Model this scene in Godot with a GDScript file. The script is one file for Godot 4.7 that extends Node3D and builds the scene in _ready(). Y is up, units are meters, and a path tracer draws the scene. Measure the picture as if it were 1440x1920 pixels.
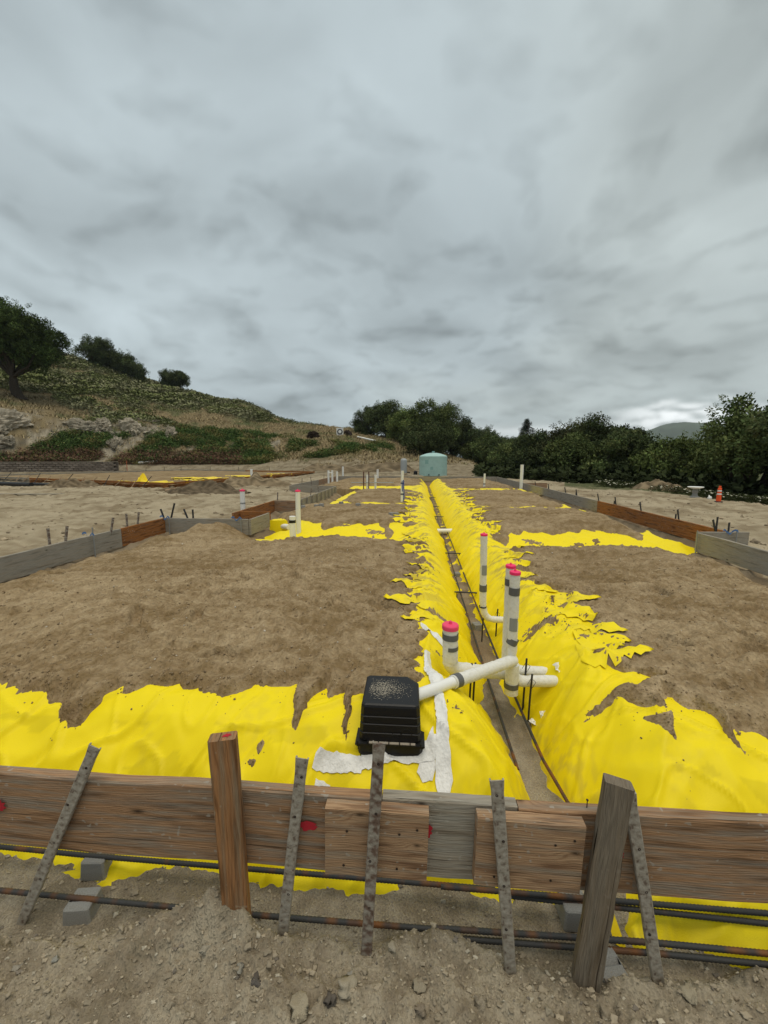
extends Node3D
# A house pad before the pour: timber forms, yellow vapour barrier, sand fill, drain pipes; a dry hillside behind.

var rng := RandomNumberGenerator.new()
var taken := {}
var N1 := FastNoiseLite.new()
var N3 := FastNoiseLite.new()
var NR := FastNoiseLite.new()
var M := {}          # shared materials
var LEAF: ArrayMesh
var LEAFN: ArrayMesh
var ROCKS: Array = []

# ------------------------------------------------------------------ naming
func nm(called: String) -> String:
	var k: int = taken.get(called, 0)
	taken[called] = k + 1
	return called if k == 0 else "%s_%03d" % [called, k]

func tag(o: Node, label: String, category: String, group := "") -> void:
	o.set_meta("label", label)
	o.set_meta("category", category)
	if group != "":
		o.set_meta("group", group)

func thing(called: String, label: String, category: String, at := Vector3.ZERO, group := "") -> Node3D:
	var o := Node3D.new()
	o.name = nm(called)
	add_child(o)
	o.position = at
	tag(o, label, category, group)
	return o

func part(called: String, mesh: Mesh, m: Material, parent: Node, at := Vector3.ZERO) -> MeshInstance3D:
	var o := MeshInstance3D.new()
	o.name = called
	o.mesh = front(mesh)
	o.material_override = m
	o.position = at
	parent.add_child(o, true)
	return o

func solo(called: String, mesh: Mesh, m: Material, label: String, category: String, at := Vector3.ZERO, group := "") -> MeshInstance3D:
	var o := MeshInstance3D.new()
	o.name = nm(called)
	o.mesh = front(mesh)
	o.material_override = m
	o.position = at
	add_child(o)
	tag(o, label, category, group)
	return o

func struct(called: String, mesh: Mesh, m: Material) -> MeshInstance3D:
	var o := MeshInstance3D.new()
	o.name = nm(called)
	o.mesh = mesh
	o.material_override = m
	add_child(o)
	o.set_meta("kind", "structure")
	return o

var FRONTED := {}
func front(me: Mesh) -> Mesh:
	# every face of a small unindexed mesh runs clockwise about its own normal
	if not me is ArrayMesh:
		return me
	if FRONTED.has(me):
		return FRONTED[me]
	var out := me
	var A := (me as ArrayMesh).surface_get_arrays(0)
	if A[Mesh.ARRAY_INDEX] == null and A[Mesh.ARRAY_NORMAL] != null:
		var V: PackedVector3Array = A[Mesh.ARRAY_VERTEX]
		var NN: PackedVector3Array = A[Mesh.ARRAY_NORMAL]
		var I := PackedInt32Array()
		I.resize(V.size())
		for i in range(0, V.size(), 3):
			var f := (V[i + 2] - V[i]).cross(V[i + 1] - V[i])
			var turn := f.dot(NN[i] + NN[i + 1] + NN[i + 2]) < 0.0
			I[i] = i
			I[i + 1] = i + 2 if turn else i + 1
			I[i + 2] = i + 1 if turn else i + 2
		A[Mesh.ARRAY_INDEX] = I
		out = ArrayMesh.new()
		(out as ArrayMesh).add_surface_from_arrays(Mesh.PRIMITIVE_TRIANGLES, A)
	FRONTED[me] = out
	FRONTED[out] = out
	return out

# ------------------------------------------------------------------ numbers
func ss(a: float, b: float, x: float) -> float:
	var t := clampf((x - a) / (b - a), 0.0, 1.0)
	return t * t * (3.0 - 2.0 * t)

func table(t: PackedVector2Array, x: float) -> float:
	var n := t.size()
	if x <= t[0].x:
		return t[0].y
	if x >= t[n - 1].x:
		return t[n - 1].y
	var lo := 0
	var hi := n - 1
	while hi - lo > 1:
		var mid := (lo + hi) >> 1
		if t[mid].x <= x:
			lo = mid
		else:
			hi = mid
	var a := t[lo]
	var b := t[hi]
	return lerpf(a.y, b.y, (x - a.x) / maxf(b.x - a.x, 1e-6))

func tab(a: Array) -> PackedVector2Array:
	var v: Array = []
	for i in range(0, a.size(), 2):
		v.append(Vector2(a[i], a[i + 1]))
	v.sort_custom(func(p, q): return p.x < q.x)
	return PackedVector2Array(v)

func lin(r: float, g: float, b: float) -> Color:
	return Color(r, g, b).linear_to_srgb()

# ------------------------------------------------------------------ textures
func noise_img(size: int, freq: float, oct: int, seed_: int, kind := FastNoiseLite.TYPE_SIMPLEX_SMOOTH, frac := FastNoiseLite.FRACTAL_FBM) -> Image:
	var n := FastNoiseLite.new()
	n.seed = seed_
	n.noise_type = kind
	n.frequency = freq
	n.fractal_type = frac
	n.fractal_octaves = oct
	return n.get_seamless_image(size, size)

func ramp_tex(im: Image, stops: Array) -> ImageTexture:
	# stops: [pos, Color(linear)] ...; stored as sRGB bytes
	var g := Gradient.new()
	var offs := PackedFloat32Array()
	var cols := PackedColorArray()
	for s in stops:
		offs.append(s[0])
		cols.append(s[1])
	g.offsets = offs
	g.colors = cols
	var lut := PackedByteArray()
	for i in 256:
		var c := g.sample(i / 255.0).linear_to_srgb()
		lut.append(int(clampf(c.r, 0, 1) * 255))
		lut.append(int(clampf(c.g, 0, 1) * 255))
		lut.append(int(clampf(c.b, 0, 1) * 255))
	im.convert(Image.FORMAT_L8)
	var d := im.get_data()
	var out := PackedByteArray()
	out.resize(d.size() * 3)
	for i in d.size():
		var k := d[i] * 3
		var j := i * 3
		out[j] = lut[k]
		out[j + 1] = lut[k + 1]
		out[j + 2] = lut[k + 2]
	return ImageTexture.create_from_image(Image.create_from_data(im.get_width(), im.get_height(), false, Image.FORMAT_RGB8, out))

func normal_tex(im: Image, strength: float) -> ImageTexture:
	var c: Image = im.duplicate()
	c.convert(Image.FORMAT_RGB8)
	c.bump_map_to_normal_map(strength)
	return ImageTexture.create_from_image(c)

func mat(c: Color, rough: float, alb: Texture2D = null, nrm: Texture2D = null, scale := 1.0, world := true, nscale := 1.0, metal := 0.0) -> StandardMaterial3D:
	var m := StandardMaterial3D.new()
	m.albedo_color = c
	m.roughness = rough
	m.metallic = metal
	m.metallic_specular = 0.4
	m.cull_mode = BaseMaterial3D.CULL_DISABLED
	if alb != null:
		m.albedo_texture = alb
	if nrm != null:
		m.normal_enabled = true
		m.normal_texture = nrm
		m.normal_scale = nscale
	if alb != null or nrm != null:
		m.uv1_triplanar = true
		m.uv1_world_triplanar = world
		m.uv1_scale = Vector3.ONE * scale
	return m

func wood_tex(seed_: int, early: Color, late: Color, stain: Color, grey: Color, greyness: float, rings: float, knots: Array) -> Array:
	var w := 1024
	var h := 256
	var n := FastNoiseLite.new()
	n.seed = seed_
	n.frequency = 1.0
	n.fractal_octaves = 3
	var nf := FastNoiseLite.new()
	nf.seed = seed_ + 7
	nf.frequency = 1.0
	nf.fractal_type = FastNoiseLite.FRACTAL_NONE
	var out := PackedByteArray()
	out.resize(w * h * 3)
	var hb := PackedByteArray()
	hb.resize(w * h)
	for y in h:
		var v := y / float(h)
		for x in w:
			var u := x / float(w) * 2.4          # metres along
			var warp := n.get_noise_2d(u * 0.9, v * 1.6)
			var g := v * rings + warp * 2.0 * (rings / 30.0 + 0.4)
			var dark := 0.0
			for k in knots:
				var dx: float = (u - k[0]) / k[2]
				var dy: float = (v - k[1]) * 0.29 / (k[2] * 0.42)
				var d2 := dx * dx + dy * dy
				if d2 < 9.0:
					g += 2.6 * exp(-d2 * 0.8)
					dark = maxf(dark, exp(-d2 * 9.0))
			var s := 0.5 + 0.5 * sin(g * TAU)
			s = s * s * s
			var fib := nf.get_noise_2d(u * 9.0, v * 190.0)
			var c := early.lerp(late, clampf(s * 0.55 + 0.12 + fib * 0.30, 0.0, 1.0))
			var st := n.get_noise_2d(u * 2.2 + 31.0, v * 5.0)
			c = c.lerp(stain, clampf(st * 1.6 - 0.1, 0.0, 0.75))
			var gr := clampf(greyness + n.get_noise_2d(u * 1.7 + 9.0, v * 9.0 + 50.0) * 1.1 + fib * 0.25, 0.0, 0.92)
			c = c.lerp(grey * (0.85 + 0.3 * fib), gr)
			c = c.lerp(Color(0.02, 0.011, 0.006), dark * 0.85)
			# cement splashes, checks
			var spl := nf.get_noise_2d(u * 42.0 + 300.0, v * 12.0) + n.get_noise_2d(u * 5.0 + 60.0, v * 2.0) * 0.7
			c = c.lerp(Color(0.40, 0.37, 0.32), ss(0.86, 1.0, spl) * 0.6)
			var chk := nf.get_noise_2d(u * 1.6 + 90.0, v * 55.0) + nf.get_noise_2d(u * 0.7, v * 9.0 + 70.0) * 0.5
			c = c.lerp(Color(0.035, 0.02, 0.012), ss(0.92, 1.05, chk) * 0.8)
			var q := c.linear_to_srgb()
			var i := (y * w + x) * 3
			out[i] = int(clampf(q.r, 0, 1) * 255)
			out[i + 1] = int(clampf(q.g, 0, 1) * 255)
			out[i + 2] = int(clampf(q.b, 0, 1) * 255)
			hb[y * w + x] = int(clampf(0.6 - s * 0.25 + fib * 0.35, 0, 1) * 255)
	var im := Image.create_from_data(w, h, false, Image.FORMAT_RGB8, out)
	var hm := Image.create_from_data(w, h, false, Image.FORMAT_L8, hb)
	return [ImageTexture.create_from_image(im), normal_tex(hm, 3.0)]

func wood_mat(t: Array, nscale := 1.0) -> StandardMaterial3D:
	var m := StandardMaterial3D.new()
	m.albedo_texture = t[0]
	m.normal_enabled = true
	m.normal_texture = t[1]
	m.normal_scale = nscale
	m.roughness = 0.86
	m.metallic_specular = 0.25
	return m

# ------------------------------------------------------------------ meshes
func new_st() -> SurfaceTool:
	var st := SurfaceTool.new()
	st.begin(Mesh.PRIMITIVE_TRIANGLES)
	return st

func quad(st: SurfaceTool, a: Vector3, b: Vector3, c: Vector3, d: Vector3, n := Vector3.ZERO) -> void:
	# a b c d run round the face
	if n == Vector3.ZERO:
		n = (c - a).cross(b - a).normalized()
	for p in [a, b, c, a, c, d]:
		st.set_normal(n)
		st.add_vertex(p)

func frames(pts: PackedVector3Array) -> Array:
	var out := []
	var up := Vector3.UP
	var n := pts.size()
	var prev := Vector3.ZERO
	for i in n:
		var t := (pts[mini(i + 1, n - 1)] - pts[maxi(i - 1, 0)]).normalized()
		var s: Vector3
		if prev == Vector3.ZERO:
			s = t.cross(up)
			if s.length() < 0.05:
				s = t.cross(Vector3.RIGHT)
		else:
			s = prev - t * prev.dot(t)
		s = s.normalized()
		prev = s
		out.append([s, t.cross(s).normalized()])
	return out

func tube(st: SurfaceTool, pts: PackedVector3Array, rad: Variant, sides := 12, caps := true, cols: Variant = null) -> void:
	var f := frames(pts)
	var n := pts.size()
	var uvl := 0.0
	for i in n - 1:
		var r0: float = rad[i] if rad is PackedFloat32Array else rad
		var r1: float = rad[i + 1] if rad is PackedFloat32Array else rad
		for k in sides:
			var a0 := TAU * k / sides
			var a1 := TAU * (k + 1) / sides
			var d00: Vector3 = f[i][0] * cos(a0) + f[i][1] * sin(a0)
			var d01: Vector3 = f[i][0] * cos(a1) + f[i][1] * sin(a1)
			var d10: Vector3 = f[i + 1][0] * cos(a0) + f[i + 1][1] * sin(a0)
			var d11: Vector3 = f[i + 1][0] * cos(a1) + f[i + 1][1] * sin(a1)
			var vs := [[d00, pts[i] + d00 * r0, i], [d10, pts[i + 1] + d10 * r1, i + 1], [d11, pts[i + 1] + d11 * r1, i + 1], [d00, pts[i] + d00 * r0, i], [d11, pts[i + 1] + d11 * r1, i + 1], [d01, pts[i] + d01 * r0, i]]
			for v in vs:
				st.set_normal(v[0])
				if cols != null:
					st.set_color(cols[v[2]])
				st.add_vertex(v[1])
	if caps:
		for e in [0, n - 1]:
			var r: float = rad[e] if rad is PackedFloat32Array else rad
			var t := (pts[1] - pts[0]).normalized() * -1.0 if e == 0 else (pts[n - 1] - pts[n - 2]).normalized()
			for k in sides:
				var a0 := TAU * k / sides
				var a1 := TAU * (k + 1) / sides
				st.set_normal(t)
				if cols != null:
					st.set_color(cols[e])
				st.add_vertex(pts[e])
				st.add_vertex(pts[e] + (f[e][0] * cos(a0) + f[e][1] * sin(a0)) * r)
				st.add_vertex(pts[e] + (f[e][0] * cos(a1) + f[e][1] * sin(a1)) * r)

func tube_mesh(pts: Array, rad: Variant, sides := 12, caps := true) -> ArrayMesh:
	var st := new_st()
	tube(st, PackedVector3Array(pts), rad, sides, caps)
	return st.commit()

func smooth_path(pts: Array, bend := 0.08, steps := 5) -> Array:
	# polyline whose corners are rounded
	var out := [pts[0]]
	for i in range(1, pts.size() - 1):
		var a: Vector3 = pts[i] + (pts[i - 1] - pts[i]).normalized() * bend
		var b: Vector3 = pts[i] + (pts[i + 1] - pts[i]).normalized() * bend
		for k in steps + 1:
			var t := k / float(steps)
			out.append(a.lerp(pts[i], t).lerp(pts[i].lerp(b, t), t))
	out.append(pts[-1])
	return out

func lathe(profile: Array, sides := 24) -> ArrayMesh:
	# profile: Vector2(radius, y) from the bottom up
	var st := new_st()
	st.set_smooth_group(-1)
	for i in profile.size() - 1:
		var a: Vector2 = profile[i]
		var b: Vector2 = profile[i + 1]
		var nn := Vector2(b.y - a.y, a.x - b.x).normalized()
		for k in sides:
			var t0 := TAU * k / sides
			var t1 := TAU * (k + 1) / sides
			var e0 := Vector3(cos(t0), 0, sin(t0))
			var e1 := Vector3(cos(t1), 0, sin(t1))
			var p := [e0 * a.x + Vector3.UP * a.y, e0 * b.x + Vector3.UP * b.y, e1 * b.x + Vector3.UP * b.y, e1 * a.x + Vector3.UP * a.y]
			var q := [e0 * nn.x + Vector3.UP * nn.y, e0 * nn.x + Vector3.UP * nn.y, e1 * nn.x + Vector3.UP * nn.y, e1 * nn.x + Vector3.UP * nn.y]
			for j in [0, 1, 2, 0, 2, 3]:
				st.set_normal(q[j])
				st.add_vertex(p[j])
	return st.commit()

func box(st: SurfaceTool, lo: Vector3, hi: Vector3) -> void:
	var p := func(x, y, z): return Vector3(hi.x if x else lo.x, hi.y if y else lo.y, hi.z if z else lo.z)
	quad(st, p.call(0, 1, 1), p.call(1, 1, 1), p.call(1, 0, 1), p.call(0, 0, 1), Vector3.BACK)
	quad(st, p.call(1, 1, 0), p.call(0, 1, 0), p.call(0, 0, 0), p.call(1, 0, 0), Vector3.FORWARD)
	quad(st, p.call(0, 1, 0), p.call(1, 1, 0), p.call(1, 1, 1), p.call(0, 1, 1), Vector3.UP)
	quad(st, p.call(0, 0, 1), p.call(1, 0, 1), p.call(1, 0, 0), p.call(0, 0, 0), Vector3.DOWN)
	quad(st, p.call(1, 1, 1), p.call(1, 1, 0), p.call(1, 0, 0), p.call(1, 0, 1), Vector3.RIGHT)
	quad(st, p.call(0, 1, 0), p.call(0, 1, 1), p.call(0, 0, 1), p.call(0, 0, 0), Vector3.LEFT)

func plank(L: float, h: float, t: float, seed_: int, rough := 0.0, segs := 24, uoff := 0.0, flip := false) -> ArrayMesh:
	# along +X from 0, height -h..0, thickness centred on z = 0; edges chamfered, slightly bowed
	var st := new_st()
	var c := minf(0.004, t * 0.2)
	var ring := [Vector2(0, t / 2 - c), Vector2(-c, t / 2), Vector2(-h + c, t / 2), Vector2(-h, t / 2 - c), Vector2(-h, -t / 2 + c), Vector2(-h + c, -t / 2), Vector2(-c, -t / 2), Vector2(0, -t / 2 + c)]   # (y, z)
	var peri := [0.0]
	for k in 8:
		peri.append(peri[k] + (ring[(k + 1) % 8] as Vector2).distance_to(ring[k]))
	var at := func(i: int, k: int) -> Vector3:
		var u := L * i / float(segs)
		var r: Vector2 = ring[k % 8]
		var wob := N1.get_noise_2d(u * 1.3 + seed_ * 17.0, 3.0) * 0.006
		var edge := N1.get_noise_2d(u * 9.0 + k * 40.0, seed_ * 3.1) * rough
		return Vector3(u, r.x + edge + N1.get_noise_2d(u * 0.8 + seed_, 8.0) * 0.004, r.y + wob)
	for i in segs:
		for k in 8:
			var a: Vector3 = at.call(i, k)
			var b: Vector3 = at.call(i + 1, k)
			var d: Vector3 = at.call(i, k + 1)
			var e: Vector3 = at.call(i + 1, k + 1)
			var r0: Vector2 = ring[k]
			var r1: Vector2 = ring[(k + 1) % 8]
			var n2 := Vector2(r1.y - r0.y, -(r1.x - r0.x)).normalized()
			var n := Vector3(0, n2.x, n2.y)
			if n.dot(Vector3(0, (r0.x + r1.x) / 2 + h / 2, (r0.y + r1.y) / 2)) < 0:
				n = -n
			var u0 := (L * i / segs) / 2.4 + uoff
			var u1 := (L * (i + 1) / segs) / 2.4 + uoff
			var v0: float = peri[k] / 0.29 + seed_ * 0.13
			var v1: float = peri[k + 1] / 0.29 + seed_ * 0.13
			for q in [[a, u0, v0], [b, u1, v0], [e, u1, v1], [a, u0, v0], [e, u1, v1], [d, u0, v1]]:
				st.set_normal(n)
				st.set_uv(Vector2(q[1], q[2]))
				st.set_tangent(Plane(1, 0, 0, 1))
				st.add_vertex(q[0])
	for e in [0, segs]:
		var n := Vector3.LEFT if e == 0 else Vector3.RIGHT
		for k in range(1, 7):
			for q in [at.call(e, 0), at.call(e, k), at.call(e, k + 1)]:
				st.set_normal(n)
				st.set_uv(Vector2(q.z * 0.9 + uoff, q.y / 0.29))
				st.set_tangent(Plane(0, 0, 1, 1))
				st.add_vertex(q)
	return st.commit()

func lay(o: Node3D, p0: Vector3, p1: Vector3) -> void:
	# turn a plank so that it runs from p0 to p1
	o.position = p0
	var d := p1 - p0
	o.rotation = Vector3(0, atan2(-d.z, d.x), atan2(d.y, Vector2(d.x, d.z).length()))

func aim(o: Node3D, foot: Vector3, top: Vector3, face := Vector3.BACK) -> void:
	# local +Y runs from foot to top, local +Z turns towards face
	var y := (top - foot).normalized()
	var x := y.cross(face).normalized()
	o.transform = Transform3D(Basis(x, y, x.cross(y)), foot)

func grid(xs: PackedFloat32Array, zs: PackedFloat32Array, H: Callable, C: Callable, keep: Callable) -> ArrayMesh:
	var nx := xs.size()
	var nz := zs.size()
	var hs := PackedFloat32Array()
	hs.resize(nx * nz)
	var ok := PackedByteArray()
	ok.resize(nx * nz)
	for j in nz:
		for i in nx:
			var y: float = H.call(xs[i], zs[j])
			hs[j * nx + i] = y
			ok[j * nx + i] = 1 if keep.call(xs[i], zs[j], y) else 0
	var idx := PackedInt32Array()
	idx.resize(nx * nz)
	idx.fill(-1)
	var V := PackedVector3Array()
	var NN := PackedVector3Array()
	var CC := PackedColorArray()
	var I := PackedInt32Array()
	for j in nz - 1:
		for i in nx - 1:
			var a := j * nx + i
			if ok[a] + ok[a + 1] + ok[a + nx] + ok[a + nx + 1] == 0:
				continue
			for q in [[i, j], [i + 1, j], [i, j + 1], [i + 1, j + 1]]:
				var ii: int = q[0]
				var jj: int = q[1]
				var k := jj * nx + ii
				if idx[k] < 0:
					idx[k] = V.size()
					var i0 := maxi(ii - 1, 0)
					var i1 := mini(ii + 1, nx - 1)
					var j0 := maxi(jj - 1, 0)
					var j1 := mini(jj + 1, nz - 1)
					var gx := (hs[jj * nx + i1] - hs[jj * nx + i0]) / (xs[i1] - xs[i0])
					var gz := (hs[j1 * nx + ii] - hs[j0 * nx + ii]) / (zs[j1] - zs[j0])
					V.append(Vector3(xs[ii], hs[k], zs[jj]))
					NN.append(Vector3(-gx, 1, -gz).normalized())
					CC.append(C.call(xs[ii], zs[jj], hs[k]))
			I.append_array([idx[a], idx[a + 1], idx[a + nx], idx[a + 1], idx[a + nx + 1], idx[a + nx]])
	return arr_mesh(V, NN, CC, I)

func arr_mesh(V: PackedVector3Array, NN: PackedVector3Array, CC: PackedColorArray, I: PackedInt32Array) -> ArrayMesh:
	var A := []
	A.resize(Mesh.ARRAY_MAX)
	A[Mesh.ARRAY_VERTEX] = V
	A[Mesh.ARRAY_NORMAL] = NN
	if CC.size() > 0:
		A[Mesh.ARRAY_COLOR] = CC
	A[Mesh.ARRAY_INDEX] = I
	var me := ArrayMesh.new()
	me.add_surface_from_arrays(Mesh.PRIMITIVE_TRIANGLES, A)
	return me

func steps(a: float, b: float, s: float) -> PackedFloat32Array:
	var out := PackedFloat32Array()
	var n := int(ceil((b - a) / s))
	for i in n + 1:
		out.append(lerpf(a, b, i / float(n)))
	return out

func scatter(called: String, mesh: Mesh, m: Material, xf: Array, cols: Array, parent: Node) -> MultiMeshInstance3D:
	var mm := MultiMesh.new()
	mm.transform_format = MultiMesh.TRANSFORM_3D
	mm.use_colors = cols.size() > 0
	mm.mesh = front(mesh)
	mm.instance_count = xf.size()
	for i in xf.size():
		mm.set_instance_transform(i, xf[i])
		if cols.size() > 0:
			mm.set_instance_color(i, cols[i])
	var o := MultiMeshInstance3D.new()
	o.name = called if parent != self else nm(called)
	o.multimesh = mm
	o.material_override = m
	parent.add_child(o, true)
	return o

func rock_mesh(seed_: int, flat := 0.75, rough := 0.35) -> ArrayMesh:
	var sp := SphereMesh.new()
	sp.radius = 0.5
	sp.height = 1.0
	sp.radial_segments = 10
	sp.rings = 6
	var st := SurfaceTool.new()
	st.create_from(sp, 0)
	var md := MeshDataTool.new()
	md.create_from_surface(st.commit(), 0)
	var out := ArrayMesh.new()
	for i in md.get_vertex_count():
		var v := md.get_vertex(i)
		var d := v.normalized()
		var r := 0.5 + rough * N1.get_noise_3d(d.x * 0.9 + seed_ * 7.3, d.y * 0.9, d.z * 0.9 + seed_) + 0.12 * N1.get_noise_3d(d.x * 2.7 + seed_ * 3.3, d.y * 2.7, d.z * 2.7)
		md.set_vertex(i, Vector3(d.x * r, d.y * r * flat, d.z * r))
	md.commit_to_surface(out)
	st = SurfaceTool.new()
	st.create_from(out, 0)
	st.deindex()
	st.set_smooth_group(-1)
	st.generate_normals()
	return st.commit()

# ------------------------------------------------------------------ the lie of the land
var LAT_R := PackedFloat32Array([0, 16, 24, 30, 38, 44, 50, 56, 64, 76, 95, 120, 160, 300])
var LAT := [
	[-180, [-.3, -.3, -.3, -.3, -.3, -.3, -.3, -.3, -.3, -.3, -.3, -.3, -.3, -.3]],
	[-100, [-.3, -.3, -.3, -.3, -.3, -.2, 0, 1, 4, 7, 11, 16, 19, 18]],
	[-70, [-.3, -.3, -.3, -.3, -.3, -.3, -.2, .9, 6.3, 9.8, 16.5, 24, 28, 24]],
	[-49, [-.3, -.3, -.3, -.3, -.3, -.3, -.2, .9, 6.3, 9.8, 16.5, 26, 30, 25]],
	[-42.6, [-.3, -.3, -.3, -.3, -.3, -.3, -.2, 1.0, 6.0, 9.3, 15.8, 24.6, 27, 22]],
	[-36, [-.3, -.3, -.3, -.3, -.3, -.3, 0, 1.4, 5.8, 8.9, 14.6, 21.0, 22, 18]],
	[-31, [-.3, -.3, -.3, -.3, -.3, -.3, .2, 1.8, 5.6, 8.6, 14.2, 18.6, 18, 16]],
	[-25, [-.3, -.3, -.3, -.3, -.3, -.1, .8, 2.8, 5.3, 8.0, 13.4, 14, 12, 10]],
	[-17, [-.3, -.3, -.3, -.3, -.2, .5, 1.7, 3.0, 4.6, 7.2, 9.0, 9, 7, 5]],
	[-10.5, [-.3, -.3, -.3, -.3, -.1, .8, 2.3, 3.7, 5.1, 6.8, 7, 6, 4, 2]],
	[-3.5, [-.3, -.3, -.3, -.3, .1, .9, 1.9, 2.9, 3.9, 4.4, 4.2, 3.5, 2, 1]],
	[3, [-.3, -.3, -.3, -.3, 0, .6, 1.2, 1.7, 1.9, 1.8, 1.4, 1, 0, 0]],
	[7, [-.3, -.3, -.3, -.3, -.1, .2, .5, .7, .7, .4, 0, -.5, -1, -1]],
	[12, [-.3, -.3, -.3, -.35, -.5, -.7, -.9, -1.2, -1.5, -2, -2.5, -3, -3, -3]],
	[20, [-.3, -.3, -.3, -.5, -1, -1.5, -2, -2.5, -3, -3, -3, -3, -3, -3]],
	[30, [-.3, -.3, -.4, -.9, -1.6, -2.2, -2.8, -3, -3, -3, -3, -3, -3, -3]],
	[42, [-.3, -.4, -.9, -1.5, -2.2, -2.8, -3, -3, -3, -3, -3, -3, -3, -3]],
	[100, [-.3, -.4, -.9, -1.5, -2.2, -2.8, -3, -3, -3, -3, -3, -3, -3, -3]],
	[180, [-.3, -.3, -.3, -.3, -.3, -.3, -.3, -.3, -.3, -.3, -.3, -.3, -.3, -.3]],
]

func land(x: float, z: float) -> float:
	# the graded yard and the hillside, without the diggings
	var r := sqrt(x * x + z * z)
	var az := rad_to_deg(atan2(x, -z))
	var i := 0
	while i < LAT.size() - 2 and LAT[i + 1][0] < az:
		i += 1
	var t: float = (az - LAT[i][0]) / (LAT[i + 1][0] - LAT[i][0])
	t = t * t * (3.0 - 2.0 * t) * 0.5 + t * 0.5
	var k := 0
	while k < LAT_R.size() - 2 and LAT_R[k + 1] < r:
		k += 1
	var s := clampf((r - LAT_R[k]) / (LAT_R[k + 1] - LAT_R[k]), 0.0, 1.0)
	var y := lerpf(lerpf(LAT[i][1][k], LAT[i][1][k + 1], s), lerpf(LAT[i + 1][1][k], LAT[i + 1][1][k + 1], s), t)
	var wild := ss(0.2, 2.5, y + 0.3)
	y += wild * (N3.get_noise_2d(x * 0.06, z * 0.06) * 0.9 + N3.get_noise_2d(x * 0.3, z * 0.3) * 0.35)
	y += N1.get_noise_2d(x * 0.35, z * 0.35) * 0.05 * ss(5.0, 9.0, r)
	if r < 34.0:
		y += N3.get_noise_2d(x * 1.6, z * 1.6) * 0.04 + N1.get_noise_2d(x * 5.0 + z, z * 7.0) * 0.014
		y += absf(NR.get_noise_2d(x * 0.9 + z * 0.5, z * 1.4 - x * 0.4)) * 0.045
	return y

func left_x(z: float) -> float:
	if z > -6.62: return -4.62
	if z > -7.45: return -3.02
	if z > -9.7: return -3.72
	if z > -15.1: return -3.15
	return -5.0

func right_x(z: float) -> float:
	return 4.1 if z > -6.0 else 4.66

func inside(x: float, z: float) -> float:
	return minf(minf(x - left_x(z), right_x(z) - x), minf(-1.13 - z, z + 23.6))

var CREST := tab([-4, -1.0, -1.3, -.95, -1.18, -.97, -1.03, -1.005, -.84, -1.05, -.71, -1.085, -.6, -1.075, -.5, -1.045, -.3, -1.045, -.12, -1.05, .02, -1.1, .15, -1.1, .3, -1.06, .45, -1.03, .7, -1.05, .9, -1.05, 1.1, -1.1, 1.4, -1.1, 4, -1.05])
var CREST_Y := tab([-4, -.47, -1.3, -.49, -1.0, -.475, -.86, -.44, -.78, -.395, -.70, -.36, -.64, -.355, -.56, -.385, -.5, -.45, -.3, -.475, -.1, -.485, .05, -.455, .15, -.46, .3, -.49, .5, -.505, .7, -.50, .9, -.475, 1.1, -.465, 4, -.47])

func dirt(x: float, z: float) -> float:
	# ground as dug: footing floor inside the forms, spoil in front, the yard outside
	var d := inside(x, z)
	var y := land(x, z)
	if z > -3.0 and d < 0.3:
		# the strip between the camera and the forms
		var fl := -0.565 + N3.get_noise_2d(x * 2.0, z * 2.0) * 0.012
		if x > 0.66:
			fl -= 0.012
		var cz := table(CREST, x) + 0.022 + N1.get_noise_2d(x * 9.0, 5.0) * 0.012
		var cy := table(CREST_Y, x) - 0.015 + N1.get_noise_2d(x * 14.0, 9.0) * 0.012
		var t := ss(cz - 0.085, cz + 0.005, z)
		var top := lerpf(cy, -0.47, ss(cz, cz + 0.14, z)) 
		var f := lerpf(fl, top, t)
		f += t * (N3.get_noise_2d(x * 5.0, z * 5.0) * 0.034 + absf(NR.get_noise_2d(x * 13.0, z * 13.0)) * 0.014 + N1.get_noise_2d(x * 30.0, z * 30.0) * 0.007)
		f += (N1.get_noise_2d(x * 26.0, z * 26.0) * 0.0035 + N1.get_noise_2d(x * 62.0, z * 62.0) * 0.002)
		var near := ss(-1.13, -1.0, z) * (1.0 - ss(2.5, 6.0, absf(x))) * (1.0 - ss(1.5, 4.0, z))
		near = maxf(near, ss(-0.25, 0.0, d) * ss(-2.0, -1.5, z) * (1.0 - ss(4.3, 5.2, absf(x))))
		y = lerpf(y, f, maxf(near, 0.0) if z < -1.13 or absf(x) > 2.5 else maxf(near, ss(-1.14, -1.12, z)))
		if d <= 0.0:
			return y
	if d > -0.3:
		var fl2 := -0.60 + N3.get_noise_2d(x * 3.0, z * 3.0) * 0.025 + N1.get_noise_2d(x * 15.0, z * 15.0) * 0.006
		var side := minf(x - left_x(z), right_x(z) - x)
		fl2 = lerpf(-0.46 + N3.get_noise_2d(x * 4.0, z * 4.0) * 0.07, fl2, ss(0.1, 0.9, side))
		if z > -1.75 :
			fl2 = lerpf(-0.565 + N1.get_noise_2d(x * 26.0, z * 26.0) * 0.0035 - (0.012 if x > 0.66 else 0.0), fl2, ss(-1.4, -1.7, z))
		y = lerpf(y, fl2, ss(0.0, 0.3, d + 0.02) if z < -1.5 else ss(-0.05, 0.05, d))
	return y

# trench, front slope, cross trenches: the smooth lie of the yellow barrier
var FRONT := tab([-30, -.16, -1.86, -.158, -1.78, -.168, -1.68, -.205, -1.5, -.335, -1.32, -.50, -1.25, -.562, -1.2, -.60, -1.1, -.66])

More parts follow.
